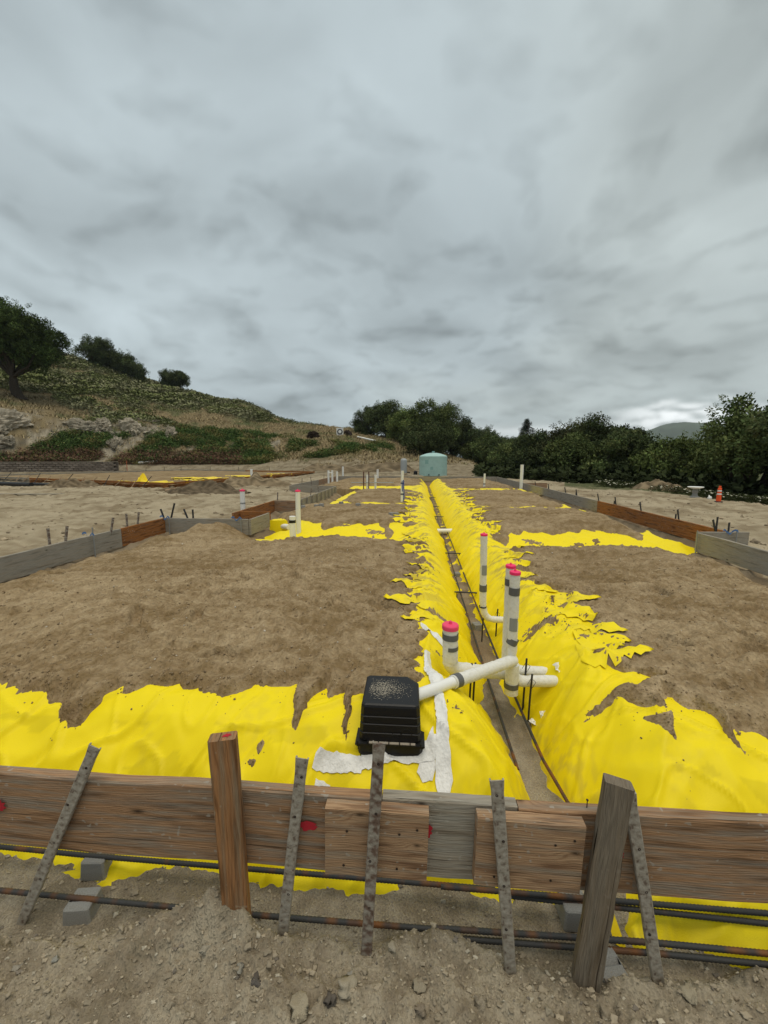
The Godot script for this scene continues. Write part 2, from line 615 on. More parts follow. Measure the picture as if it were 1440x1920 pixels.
func barrier0(x: float, z: float) -> float:
	var xc := 0.58 + 0.1 * ss(-2.2, -1.7, z)
	var d := x - xc
	var foot := 0.065 + 0.055 * N1.get_noise_2d(z * 1.7, 12.0 if d < 0 else 60.0) + 0.03 * N1.get_noise_2d(z * 5.5, 33.0 if d < 0 else 80.0)
	var t := clampf((absf(d) - foot) / ((0.5 if d < 0 else 0.55) - foot), 0.0, 1.0)
	var y := -0.65 + 0.49 * (1.0 - pow(1.0 - t, 1.6))
	var ax := (x - 0.25) / 0.17
	var bz := (z + 2.32) / 0.20
	y -= 0.13 * exp(-ax * ax - bz * bz)          # pushed down round the fat riser
	y = minf(y, table(FRONT, z + (0.055 * ss(-0.15, 0.0, x) * (1.0 - ss(0.60, 0.66, x)) - 0.05 * ss(0.66, 0.72, x)) * ss(-1.35, -1.28, z)))
	# cross trenches
	if z < -4.6:
		var z1 := -6.5 if d < 0 else -6.15
		var q := (z - z1) / 0.5
		y -= 0.24 * exp(-q * q) * ss(0.1, 0.8, absf(d)) * (1.0 - ss(2.9, 3.6, -x))
		q = (z + 10.3) / 0.4
		y -= 0.04 * exp(-q * q)
		q = (z + 15.5) / 0.6
		y -= 0.05 * exp(-q * q)
	return y

func wrinkle(x: float, z: float) -> float:
	var xc := 0.58 + 0.1 * ss(-2.2, -1.7, z)
	var d := x - xc
	var wall := 1.0 - ss(0.45, 0.9, absf(d))
	var frontw := ss(-1.95, -1.6, z)
	var flat := 0.35 + 0.65 * maxf(wall, frontw)
	# folds that run down the trench wall (across x)
	var a := NR.get_noise_2d(z * 1.7 + d * 1.0, d * 0.7 + (40.0 if d < 0 else 0.0))
	var w := (a * 0.046 + NR.get_noise_2d(z * 6.0 + d * 2.5, d * 1.4 + 9.0) * 0.007) * wall * (1.0 - frontw * 0.7)
	# broad swells and a few sharp pulls on the front slope
	var b := N3.get_noise_2d(x * 1.3 + z * 0.8, z * 1.2)
	w += (b * 0.045 + NR.get_noise_2d(x * 1.7 - z * 1.3, z * 0.9 + x * 0.3 + 70.0) * 0.016) * frontw
	w += NR.get_noise_2d(x * 2.1 + z * 2.0, z * 1.2 - x * 0.7 + 30.0) * 0.013 * flat
	w += N1.get_noise_2d(x * 5.0, z * 5.0) * 0.003
	# sharp creases
	var c1 := 1.0 - minf(1.0, absf(N1.get_noise_2d(x * 1.5 + z * 0.6 + 200.0, z * 1.9 - x * 0.5)) * 9.0)
	var c2 := 1.0 - minf(1.0, absf(N1.get_noise_2d(x * 2.6 - z * 1.1 + 300.0, z * 2.2 + x * 0.9)) * 7.0)
	w += (c1 * 0.021 + c2 * 0.012) * (0.4 + 0.6 * flat)
	if z > -1.35:
		w += N1.get_noise_2d(x * 4.0, 77.0) * 0.005
	return w

func barrier(x: float, z: float) -> float:
	var y := barrier0(x, z) + wrinkle(x, z)
	var side := minf(x - left_x(z), right_x(z) - x)
	if side < 0.7 and z < -1.9:
		var zc := -6.2 if x > 0 else -6.5
		var spare := 1.0 - ss(0.4, 0.75, absf(z - zc))
		if x > 0 and z < -14.6 and z > -16.4:
			spare = 1.0
		y -= 0.40 * (1.0 - ss(0.3, 0.7, side)) * (1.0 - spare) + 0.12 * (1.0 - ss(0.1, 0.5, side)) * spare
	return y

var XL := tab([-1.5, .1, -1.9, .06, -2.09, .03, -2.41, .015, -2.57, .06, -3.17, -.01, -3.66, -.04, -4.13, .05, -4.84, -.088, -5.85, .014, -6.26, -.117, -7.03, -.182, -8.8, -.3, -9.8, -.19, -12.7, .05, -14.8, -.35, -20, .1, -24, .1])
var XR := tab([-1.5, 1.2, -1.95, 1.14, -2.05, 1.1, -2.12, 1.36, -2.17, 1.36, -2.24, 1.16, -2.34, 1.06, -2.42, 1.22, -2.55, 1.24, -2.66, 1.17, -2.74, 1.26, -2.9, 1.32, -2.98, 1.30, -3.06, 1.2, -3.16, 1.22, -3.35, 1.33, -3.55, 1.31, -3.7, 1.22, -4.04, 1.1, -4.4, 1.2, -4.95, 1.2, -5.3, 1.35, -7.2, 1.33, -7.76, 1.13, -8.96, 1.42, -9.95, 1.17, -12, 1.5, -16.3, 1.45, -19.9, 1.37])
var ZFL := tab([-4.7, -1.75, -2.28, -1.775, -2.02, -1.772, -1.9, -1.75, -1.82, -1.68, -1.74, -1.61, -1.68, -1.63, -1.63, -1.75, -1.486, -1.80, -1.3, -1.846, -1.12, -1.80, -1.0, -1.785, -.91, -1.847, -.7, -1.917, -.635, -1.90, -.605, -1.74, -.58, -1.64, -.565, -1.62, -.545, -1.74, -.50, -1.93, -.44, -1.82, -.37, -1.896, -.352, -1.8, -.335, -1.62, -.325, -1.62, -.31, -1.8, -.2, -1.93, .1, -1.95, .6, -1.95])
var ZFR := tab([.6, -2.05, 1.0, -2.02, 1.10, -1.80, 1.14, -1.66, 1.17, -1.65, 1.20, -1.74, 1.25, -1.92, 1.31, -2.0, 1.35, -1.89, 1.41, -1.87, 1.435, -1.70, 1.452, -1.70, 1.47, -1.79, 1.62, -1.772, 2.2, -1.74, 4.7, -1.75])
# smears of soil left on the barrier: x, z, half-lengths, turn, height
var SMEARS := [
	[-.72, -1.58, .035, .013, 1.3, .9], [-.735, -1.535, .02, .012, .3, .8], [.215, -1.77, .085, .014, .75, 1.0], [.985, -2.02, .13, .016, -.25, 1.0], [1.0, -2.96, .13, .07, .5, 1.4], [1.17, -3.3, .03, .12, .3, 1.2], [1.085, -2.74, .07, .03, -.6, 1.1], [1.07, -3.15, .02, .09, .2, 1.0],
	[1.12, -2.62, .05, .02, .2, .9], [1.02, -3.85, .05, .03, .3, 1.0], [.12, -3.02, .10, .022, -.6, 1.1], [.16, -2.45, .10, .022, -.7, 1.1], [.05, -3.95, .13, .03, -.6, 1.2], [.1, -4.5, .14, .03, -.6, 1.2], [.05, -5.1, .16, .03, -.5, 1.1], [.62, -1.72, .03, .09, .2, 1.2], [1.9, -6.5, .16, .05, .3, 1.2], [2.6, -6.42, .12, .05, -.4, 1.2], [3.1, -6.3, .10, .05, .2, 1.1], [-.8, -6.95, .16, .06, .2, 1.3], [-1.5, -7.2, .18, .05, .1, 1.2], [-1.9, -6.45, .40, .18, .1, 2.2], [2.95, -6.55, .05, .12, .2, 1.0],
	[1.25, -5.7, .1, .04, .4, 1.1], [1.2, -8.2, .16, .05, .4, 1.2], [-.1, -8.0, .2, .06, -.5, 1.2], [-.1, -9.0, .2, .05, -.5, 1.2], [.0, -11.2, .2, .06, -.5, 1.2], [1.3, -11.2, .2, .05, .5, 1.2], [1.3, -12.6, .25, .05, .5, 1.2],
]

func cover(x: float, z: float) -> float:
	# how far inside the sand fill a spot lies, in metres; below 0 the barrier is bare
	var xc := 0.58 + 0.1 * ss(-2.2, -1.7, z)
	var d := x - xc
	var jag := 0.0
	var c := 0.0
	var far := ss(-3.2, -4.4, z)
	var zz := z * 5.0 + (x * 3.4 if d < 0 else -x * 3.0)
	jag = (N1.get_noise_2d(zz, x * 1.1) * 0.26 + N1.get_noise_2d(zz * 2.7, x * 2.5 + 20.0) * 0.12) * (0.35 + 0.65 * far)
	if d < 0:
		c = minf(table(XL, z) - x + jag, table(ZFL, x + N1.get_noise_2d(z * 7.0, 3.0) * 0.022) - z + N1.get_noise_2d(x * 9.0, z * 4.0) * 0.022 + N1.get_noise_2d(x * 27.0, z * 16.0) * 0.012)
	else:
		c = minf(x - table(XR, z) + jag * 0.9, table(ZFR, x + N1.get_noise_2d(z * 7.0, 9.0) * 0.022) - z + N1.get_noise_2d(x * 9.0, z * 4.0) * 0.022 + N1.get_noise_2d(x * 27.0, z * 16.0) * 0.012)
	if z < -4.6:
		var n := N1.get_noise_2d(x * 0.9, z * 0.9) * 0.35 + N1.get_noise_2d(x * 3.2, z * 1.5) * 0.22
		if d < 0:
			c = minf(c, maxf(absf(z + 6.55) - 0.62 - 0.3 * ss(-1.2, -2.0, x) + n, (-2.75 - x)))
			c = minf(c, maxf(absf(z + 10.6) - 0.30 + n * 0.8, -2.9 - x))
			c = minf(c, maxf(absf(z + 16.4) - 0.9 + n * 0.9, -2.9 - x))
			if z < -11.4 and z > -15.0:
				c = minf(c, x + 2.35 + n * 0.6 - 0.5 * ss(-13.0, -11.4, z))
		else:
			c = minf(c, absf(z + 6.15) - 0.52 + n * 0.8 - 0.2 * ss(2.6, 3.4, x))
			c = minf(c, maxf(absf(z + 10.1) - 0.36 + n * 0.45, x - 4.0))
			c = minf(c, absf(z + 15.8) - 0.60 + n * 1.0)
	if z > -13.0 and c < 0.1:
		for s in SMEARS:
			var ex: float = x - s[0]
			var ez: float = z - s[1]
			if absf(ex) < 0.5 and absf(ez) < 0.5:
				var u: float = (ex * cos(s[4]) + ez * sin(s[4])) / s[2]
				var v: float = (-ex * sin(s[4]) + ez * cos(s[4])) / s[3]
				var q := sqrt(u * u + v * v)
				if q < 2.5:
					c = maxf(c, (1.0 - q + N1.get_noise_2d(x * 30.0, z * 30.0) * 0.9) * 0.03 * s[5])
	return c

func sand_detail(x: float, z: float) -> float:
	var y := N3.get_noise_2d(x * 0.8, z * 0.8) * 0.03
	y += NR.get_noise_2d(x * 1.1 + z * 0.35, z * 2.6 + N1.get_noise_2d(x * 1.4, z * 1.4) * 1.1) * 0.027
	y += N1.get_noise_2d(x * 3.0 - z * 1.5, z * 5.0) * 0.013
	y += NR.get_noise_2d(x * 4.4, z * 6.0) * 0.005
	y += N1.get_noise_2d(x * 17.0, z * 17.0) * 0.0055 + N1.get_noise_2d(x * 9.0 + 5.0, z * 11.0) * 0.005
	if z > -4.2:
		y += N1.get_noise_2d(x * 42.0, z * 42.0) * 0.0042
	# heels and shovel marks
	var k := NR.get_noise_2d(x * 1.9 + 11.0, z * 1.9 - x * 0.8)
	y -= ss(0.45, 0.75, k) * 0.018
	# combed patches left by the rake
	if z > -4.4:
		var rk := ss(0.12, 0.3, N1.get_noise_2d(x * 1.1 + 50.0, z * 1.3))
		if rk > 0.0:
			y += rk * 0.0028 * sin((z * 0.9 + x * 0.35 + N1.get_noise_2d(x * 1.2, z * 1.2) * 0.35) * 140.0)
	# boot prints: one per half-metre cell, turned every way
	var ci := floorf(x / 0.46)
	var cj := floorf(z / 0.46)
	var hsh := fposmod(sin(ci * 127.1 + cj * 311.7) * 43758.5, 1.0)
	if hsh < 0.45:
		var h2 := fposmod(hsh * 917.3, 1.0)
		var h3 := fposmod(hsh * 3571.9, 1.0)
		var qx := x - (ci + 0.38 + 0.24 * h2) * 0.46
		var qz := z - (cj + 0.38 + 0.24 * h3) * 0.46
		var an := h2 * 2.4 - 0.5
		var u := (qx * cos(an) + qz * sin(an)) / 0.14
		var v := (-qx * sin(an) + qz * cos(an)) / (0.052 - 0.012 * cos(u * 3.0))
		var q := u * u + v * v
		y -= 0.034 * (1.0 - ss(0.5, 1.1, q)) - 0.015 * ss(0.8, 1.2, q) * (1.0 - ss(1.2, 2.2, q))
	return y

func sand(x: float, z: float) -> float:
	var c := cover(x, z)
	var b := barrier0(x, z)
	var k := ss(0.0, 0.35, c)
	var y := b + clampf(c * 0.32, -0.08, 0.022) + wrinkle(x, z) * (1.0 - k) * 0.45 + 0.028 * k + 0.05 * ss(0.0, 0.9, c)
	y += sand_detail(x, z) * (0.10 + 0.90 * ss(0.0, 0.30, c))
	if c > 0 and c < 0.3:
		y += (0.022 + 0.02 * N1.get_noise_2d(x * 7.0, z * 7.0)) * ss(0.0, 0.05, c) * (1.0 - ss(0.1, 0.3, c))      # the heaped rim
	var side := minf(x - left_x(z), right_x(z) - x) + N1.get_noise_2d(x * 0.5 + 4.0, z * 1.3) * 0.22
	if side < 1.25 and z < -1.7:
		y -= 0.44 * (1.0 - ss(0.32, 1.02, side))
	var backd := z + 23.3
	if backd < 0.6:
		y -= 0.4 * (1.0 - ss(0.0, 0.6, backd))
	return y

func dirt_col(x: float, z: float, y: float) -> Color:
	var r := sqrt(x * x + z * z)
	var pale := Color(0.53, 0.445, 0.315)
	var mid := Color(0.30, 0.235, 0.15)
	var n := N3.get_noise_2d(x * 0.5, z * 0.5)
	var n2 := N1.get_noise_2d(x * 2.2, z * 3.2)
	var c := pale.lerp(mid, clampf(0.34 + n * 1.0 + n2 * 0.45 + N1.get_noise_2d(x * 0.7 + z * 0.25, z * 5.0) * 0.35, 0.0, 1.0))
	if inside(x, z) > -0.1:
		c = Color(0.28, 0.21, 0.135).lerp(Color(0.38, 0.30, 0.205), clampf(0.4 + n2 + n, 0, 1))
	if r < 3.0:
		var f := Color(0.405, 0.35, 0.265).lerp(Color(0.265, 0.22, 0.16), clampf(0.45 + N3.get_noise_2d(x * 2.2, z * 2.2) * 1.3 + N1.get_noise_2d(x * 11.0, z * 11.0) * 0.6, 0, 1))
		c = f.lerp(c, ss(1.8, 3.0, r)) if inside(x, z) < 0.2 else f
	return c

func hill_col(x: float, z: float, y: float) -> Color:
	var r := sqrt(x * x + z * z)
	var az := rad_to_deg(atan2(x, -z))
	var c := dirt_col(x, z, y)
	if r < 20.0:
		return c
	var n := N3.get_noise_2d(x * 0.10, z * 0.10)
	var n2 := N3.get_noise_2d(x * 0.5, z * 0.5)
	var n3 := N1.get_noise_2d(x * 1.7, z * 1.7)
	var gold := Color(0.30, 0.235, 0.135).lerp(Color(0.21, 0.165, 0.10), clampf(0.5 + n2 + n3 * 0.7, 0, 1))
	var green := Color(0.16, 0.165, 0.085).lerp(Color(0.11, 0.125, 0.062), clampf(0.5 + n3, 0, 1))
	var grass := gold.lerp(green, clampf(n * 1.8 + n2 * 0.9 + ss(70.0, 95.0, r) * 0.75 - 0.15, 0, 1))
	var w := ss(0.5, 1.6, y + n2 * 0.8 + n3 * 0.3)
	if az > 8.0:
		w = maxf(w, ss(18.0, 23.0, r + (az - 20.0) * 0.22 + n2 * 2.0) if az > 20.0 else ss(27.0, 31.0, r + n2 * 2.0))
		grass = green.lerp(gold, clampf(n2 + 0.2 - ss(14.0, 20.0, az), 0, 1))
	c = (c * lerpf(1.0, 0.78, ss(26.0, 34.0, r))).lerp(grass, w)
	# pale marl showing through the cut bank
	if az < -20.0 and r > 50.0 and r < 72.0:
		var k := ss(-0.05, 0.2, N3.get_noise_2d(x * 0.22 + 5.0, y * 0.35 + z * 0.1)) * ss(50, 55, r) * (1.0 - ss(63.0, 68.0, r))
		c = c.lerp(Color(0.42, 0.37, 0.29) * (0.85 + 0.5 * n3), k * 0.9)
	return c

func sand_col(x: float, z: float, y: float) -> Color:
	var n := N3.get_noise_2d(x * 0.7, z * 0.9)
	var n2 := NR.get_noise_2d(x * 1.1 + z * 0.35, z * 2.6)
	var n3 := N1.get_noise_2d(x * 9.0, z * 9.0)
	var wet := Color(0.245, 0.17, 0.09)
	var dry := Color(0.45, 0.345, 0.215)
	var n4 := N1.get_noise_2d(x * 33.0, z * 33.0) if z > -4.5 else 0.0
	return wet.lerp(dry, clampf(0.32 + n * 0.5 + n2 * 0.38 + n3 * 0.34 + n4 * 0.3, 0, 1))

func barrier_col(x: float, z: float, y: float) -> Color:
	var c := Color(0.88, 0.70, 0.010)
	# wet spots that have not dried
	if z > -1.66:
		var wn := N3.get_noise_2d(x * 2.2 + 14.0, z * 4.0) + N1.get_noise_2d(x * 9.0, z * 9.0) * 0.12 + ss(-1.55, -1.4, z) * 0.12
		c *= 1.0 - 0.13 * ss(0.24, 0.255, wn)
	# dust and dried splashes
	var d := N3.get_noise_2d(x * 2.5, z * 2.5) + N1.get_noise_2d(x * 18.0, z * 18.0) * 0.5
	var k := ss(0.35, 0.9, d) * 0.10
	# trampled soil streaks on the folds beside the trench
	var xc := 0.58 + 0.1 * ss(-2.2, -1.7, z)
	var dd := absf(x - xc)
	var st := N1.get_noise_2d(z * 9.0 + (x if x < xc else -x) * 5.0, x * 1.6) + N1.get_noise_2d(x * 30.0, z * 30.0) * 0.35
	k = maxf(k, ss(0.25, 0.55, st) * ss(0.2, 0.42, dd) * (1.0 - ss(0.7, 1.0, dd)) * (0.06 + 0.5 * ss(-2.6, -4.2, z)))
	if dd < 0.3 and z > -2.2:
		k = maxf(k, ss(0.0, 0.35, N1.get_noise_2d(x * 24.0, z * 14.0)) * (1.0 - ss(0.12, 0.3, dd)) * 0.25)
	return c.lerp(Color(0.24, 0.175, 0.10), k)

# ------------------------------------------------------------------ materials
func make_materials() -> void:
	var fine := noise_img(512, 0.05, 4, 3)
	var grit := noise_img(512, 0.11, 3, 5)
	var cell := noise_img(512, 0.03, 3, 8, FastNoiseLite.TYPE_CELLULAR)
	var blot := noise_img(512, 0.022, 5, 21)
	var gritn := normal_tex(grit, 10.0)
	var finen := normal_tex(fine, 8.0)
	var speck := ramp_tex(grit, [[0.0, Color(.50, .50, .50)], [0.35, Color(.74, .74, .74)], [0.6, Color(.84, .84, .83)], [0.78, Color(1, 1, .98)], [1.0, Color(1, 1, 1)]])
	M.dirt = mat(Color.WHITE, 0.96, speck, gritn, 1.6, true, 0.8)
	M.dirt.vertex_color_use_as_albedo = true
	M.dirt.metallic_specular = 0.15
	var sg := noise_img(512, 0.045, 5, 71)
	var sgn := normal_tex(sg, 14.0)
	M.sand = mat(Color.WHITE, 0.97, ramp_tex(sg, [[0.0, Color(.60, .60, .60)], [0.36, Color(.79, .79, .79)], [0.55, Color(.88, .88, .88)], [0.75, Color(1, 1, 1)], [1.0, Color(1, 1, 1)]]), sgn, 1.4, true, 0.75)
	M.sand.vertex_color_use_as_albedo = true
	M.sand.metallic_specular = 0.12
	M.hill = mat(Color.WHITE, 0.97, speck, gritn, 0.35, true, 1.0)
	M.hill.vertex_color_use_as_albedo = true
	M.hill.metallic_specular = 0.1
	M.barrier = mat(Color.WHITE, 0.48, null, normal_tex(noise_img(512, 0.08, 2, 31), 3.0), 5.0, true, 0.35)
	M.barrier.vertex_color_use_as_albedo = true
	M.barrier.metallic_specular = 0.3
	M.tape = mat(lin(.80, .80, .79), 0.38, ramp_tex(blot.duplicate(), [[0, Color(.78, .77, .74)], [.4, Color(.97, .97, .96)], [1, Color(1, 1, 1)]]), finen, 2.0, true, 0.4)
	var brown := wood_tex(11, Color(.39, .235, .132), Color(.225, .12, .06), Color(.10, .055, .03), Color(.31, .27, .22), 0.24, 30.0, [[0.55, 0.5, 0.07], [1.5, 0.3, 0.05], [2.05, 0.72, 0.045]])
	var grey := wood_tex(23, Color(.36, .315, .25), Color(.25, .21, .16), Color(.15, .12, .085), Color(.37, .345, .295), 0.55, 26.0, [[0.9, 0.6, 0.05], [1.9, 0.3, 0.05]])
	var rusty := wood_tex(37, Color(.35, .15, .048), Color(.235, .085, .026), Color(.09, .035, .016), Color(.16, .12, .09), -0.12, 8.0, [[1.2, 0.4, 0.06]])
	M.brown = wood_mat(brown)
	M.post = wood_mat(brown, 1.3)
	M.post.albedo_color = lin(1.0, .84, .66)
	M.cleat = wood_mat(wood_tex(51, Color(.42, .275, .165), Color(.24, .13, .068), Color(.14, .07, .038), Color(.33, .275, .21), 0.06, 30.0, [[0.11, 0.45, 0.05], [0.29, 0.78, 0.035], [1.4, 0.5, 0.05]]))
	M.grey = wood_mat(grey)
	M.rusty = wood_mat(rusty)
	M.grey_dark = wood_mat(grey, 1.3)
	M.grey_dark.albedo_color = lin(.62, .56, .50)
	var rust := ramp_tex(blot, [[0, Color(.08, .048, .034)], [.28, Color(.15, .10, .075)], [.40, Color(.20, .155, .125)], [.50, Color(.27, .235, .195)], [.80, Color(.34, .31, .265)], [1, Color(.42, .39, .33)]])
	M.steel = mat(Color.WHITE, 0.75, rust, normal_tex(noise_img(512, 0.03, 4, 90), 8.0), 2.2, false, 0.4, 0.15)
	M.steel_pale = mat(lin(1, .98, .95), 0.8, ramp_tex(noise_img(512, 0.03, 5, 77), [[0, Color(.11, .08, .062)], [.2, Color(.16, .125, .10)], [.32, Color(.27, .24, .20)], [.6, Color(.33, .305, .265)], [1, Color(.40, .375, .33)]]), normal_tex(noise_img(512, 0.03, 4, 91), 8.0), 2.6, false, 0.35, 0.1)
	M.rebar = mat(Color.WHITE, 0.62, null, finen, 9.0, false, 0.6, 0.35)
	M.rebar.vertex_color_use_as_albedo = true
	M.concrete = mat(lin(.37, .36, .34), 0.9, ramp_tex(noise_img(512, 0.06, 4, 44), [[0, Color(.62, .62, .6)], [1, Color(1, 1, 1)]]), gritn, 6.0, false, 0.9)
	M.foam = mat(lin(.78, .77, .73), 0.55, ramp_tex(noise_img(512, 0.02, 4, 64), [[0, Color(.80, .78, .72)], [.5, Color(.97, .97, .95)], [1, Color(1, 1, 1)]]), finen, 4.0, false, 0.5)
	M.pvc = mat(lin(.80, .80, .78), 0.4)
	M.pink = mat(lin(.90, .035, .16), 0.42)
	M.duct = mat(lin(.115, .118, .12), 0.45, null, finen, 5.0, false, 0.4)
	M.duct_pale = mat(lin(.26, .27, .27), .5)
	M.black = mat(lin(.011, .011, .012), 0.42, null, finen, 6.0, false, 0.25)
	M.blackpipe = mat(lin(.014, .014, .015), 0.5)
	M.wire = mat(lin(.05, .05, .052), 0.5, null, null, 1.0, false, 1.0, 0.5)
	M.nail = mat(lin(.05, .035, .028), 0.6, null, null, 1.0, false, 1.0, 0.5)
	M.red = mat(lin(.42, .02, .032), 0.9)
	M.bluetie = mat(lin(.10, .20, .42), 0.6)
	M.bluepipe = mat(lin(.03, .07, .33), 0.45)
	M.brownpipe = mat(lin(.10, .035, .025), 0.5)
	M.galv = mat(lin(.33, .34, .34), 0.45, null, null, 1.0, false, 1.0, 0.5)
	M.orange = mat(lin(.85, .10, .02), 0.5)
	M.white = mat(lin(.82, .82, .80), 0.5)
	M.stone = mat(Color.WHITE, 0.93, speck, gritn, 7.0, true, 0.9)
	M.stone.vertex_color_use_as_albedo = true
	M.pebble = mat(Color.WHITE, 0.93)
	M.pebble.vertex_color_use_as_albedo = true
	M.outcrop = mat(lin(.48, .43, .35), 0.95, ramp_tex(noise_img(512, 0.02, 5, 17, FastNoiseLite.TYPE_SIMPLEX_SMOOTH, FastNoiseLite.FRACTAL_RIDGED), [[0, Color(.34, .31, .27)], [.3, Color(.72, .70, .66)], [.7, Color(.95, .94, .92)], [1, Color(1, 1, 1)]]), normal_tex(noise_img(512, 0.03, 4, 19), 12.0), 0.5, true, 1.3)
	M.block = mat(lin(.24, .20, .17), 0.93, speck, gritn, 3.0, true, 1.0)
	M.block2 = mat(lin(.33, .28, .24), 0.93, speck, gritn, 3.0, true, 1.0)
	M.tank = mat(lin(.38, .57, .54), 0.5, ramp_tex(noise_img(512, 0.01, 4, 15), [[0, Color(.80, .82, .82)], [.5, Color(.95, .95, .95)], [1, Color(1, 1, 1)]]), null, 0.4, false)
	M.tank_trim = mat(lin(.24, .42, .40), 0.55)
	M.ptank = mat(lin(.36, .385, .40), 0.45)
	M.bark = mat(lin(.075, .058, .045), 0.95, speck, gritn, 2.0, true, 1.2)
	M.leaf = mat(Color.WHITE, 0.85)
	M.leaf.vertex_color_use_as_albedo = true
	M.leaf.metallic_specular = 0.12
	M.leaf.backlight_enabled = true
	M.leaf.backlight = Color(0.10, 0.13, 0.04)
	M.blade = mat(Color.WHITE, 0.8)
	M.blade.vertex_color_use_as_albedo = true
	M.blade.metallic_specular = 0.15
	M.yellow_far = mat(lin(.90, .66, .012), 0.5)
	M.galv_dark = mat(lin(.06, .065, .08), 0.5)
	M.orange_dull = mat(lin(.45, .12, .06), 0.7)
	M.bale = mat(lin(.065, .042, .026), 0.95, speck, gritn, 1.5, true, 1.2)
	M.far_hill = mat(lin(.075, .10, .065), 0.97)
	M.far_hill.vertex_color_use_as_albedo = true

# ------------------------------------------------------------------ sky
func make_sky() -> PanoramaSkyMaterial:
	var w := 1536
	var h := 768
	var a := FastNoiseLite.new()
	a.seed = 4
	a.frequency = 1.0
	a.fractal_octaves = 5
	a.fractal_gain = 0.45
	var b := FastNoiseLite.new()
	b.seed = 40
	b.frequency = 1.0
	b.fractal_octaves = 3
	var im := Image.create_empty(w, h, false, Image.FORMAT_RGBF)
	im.fill(Color(0.20, 0.19, 0.17))
	for j in h / 2 + 1:
		var el := PI / 2 - PI * (j + 0.5) / h
		var y := maxf(sin(el), 0.0)
		for i in w:
			var az := wrapf(TAU * (i + 0.5) / w, -PI, PI)          # 0 straight ahead (-z), + to the right
			var cx := sin(az) * cos(el)
			var cz := cos(az) * cos(el)
			var px := cx / (y + 0.24)
			var pz := cz / (y + 0.24)
			var wx := b.get_noise_2d(px * 0.8, pz * 0.8) * 0.28
			var wz := b.get_noise_2d(px * 0.8 + 40.0, pz * 0.8) * 0.28
			var big := b.get_noise_2d(px * 0.55 + 3.3, pz * 0.6 + 8.0)
			var mid := a.get_noise_2d(px * 1.5 + wx + 2.0, pz * 1.6 + wz)
			var low := a.get_noise_2d(px * 4.2 + wx * 2.0 + 7.0, pz * 5.0 + wz * 2.0)
			var v := 0.475 + big * 0.11 + mid * 0.135 + low * 0.065 + (0.22 - absf(low)) * 0.08 + (0.2 - absf(mid)) * 0.03
			var deg := rad_to_deg(el)
			v -= 0.05 * ss(18.0, 5.0, deg)
			var c := Color(v * 0.865, v * 1.0, v * 1.055)
			c = c.lerp(Color(v * 0.88, v * 0.99, v * 0.995), ss(-0.2, 0.5, cx + big * 0.5))
			# the break in the cloud low on the right
			var da := (rad_to_deg(az) - 31.5) / 6.5
			var de := (deg - 4.7 + da * da * 0.3) / (1.15 + low * 1.6 + mid * 0.8)
			var gap := exp(-da * da * 1.2 - de * de * de * de) * clampf(0.85 + low * 1.5, 0.0, 1.0)
			var da2 := (rad_to_deg(az) - 15.0) / 14.0
			gap = maxf(gap, 0.45 * exp(-da2 * da2 - pow((deg - 3.6) / 0.8, 2.0)))
			c = c.lerp(Color(1.0, 1.04, 1.05), clampf(gap, 0, 1))
			im.set_pixel(i, j, c)
	var m := PanoramaSkyMaterial.new()
	m.panorama = ImageTexture.create_from_image(im)
	m.energy_multiplier = 1.0
	return m

# ------------------------------------------------------------------ plants
func make_leaf_meshes() -> void:
	LEAF = leaf_clump(40, 0.26, 0.15, 100)
	LEAFN = leaf_clump(54, 0.28, 0.055, 200)
	for k in 5:
		ROCKS.append(rock_mesh(k + 1, 0.55 + 0.09 * k, 0.34))

func leaf_clump(n: int, L: float, W: float, seed_: int) -> ArrayMesh:
	var g := RandomNumberGenerator.new()
	g.seed = seed_
	var st := new_st()
	for i in n:
		var d := Vector3(g.randfn(), g.randfn() * 0.8, g.randfn()).normalized()
		var p := d * 0.5 * pow(g.randf(), 0.45)
		var t := (d + Vector3(g.randfn(), g.randfn(), g.randfn()) * 0.7).normalized()
		var s := t.cross(Vector3(g.randfn(), g.randfn(), g.randfn())).normalized()
		var l := L * g.randf_range(0.7, 1.3)
		var w := W * g.randf_range(0.7, 1.3)
		var nn := t.cross(s)
		if nn.dot(d) < 0:
			nn = -nn
		nn = (nn + d * 0.6 + Vector3.UP * 0.25).normalized()
		var v := g.randf_range(0.82, 1.18)
		for q in [p, p + t * l * 0.5 + s * w * 0.5, p + t * l, p, p + t * l, p + t * l * 0.5 - s * w * 0.5]:
			st.set_normal(nn)
			st.set_color(Color(v, v, v * 0.95))
			st.add_vertex(q)
	return st.commit()

func blades(n: int, seed_: int, spread: float, w: float) -> ArrayMesh:
	var g := RandomNumberGenerator.new()
	g.seed = seed_
	var st := new_st()
	for i in n:
		var a := g.randf() * TAU
		var r := spread * sqrt(g.randf())
		var p := Vector3(cos(a) * r, 0, sin(a) * r)
		var b := g.randf() * TAU
		var s := Vector3(cos(b), 0, sin(b)) * w
		var h := g.randf_range(0.5, 1.0)
		var tip := p + Vector3(g.randfn() * 0.22, h, g.randfn() * 0.22)
		var v := g.randf_range(0.75, 1.25)
		for q in [p - s, tip, p + s]:
			st.set_normal((Vector3.UP * 0.8 + Vector3(g.randfn(), 0, g.randfn()) * 0.4).normalized())
			st.set_color(Color(v, v, v))
			st.add_vertex(q)
	return st.commit()

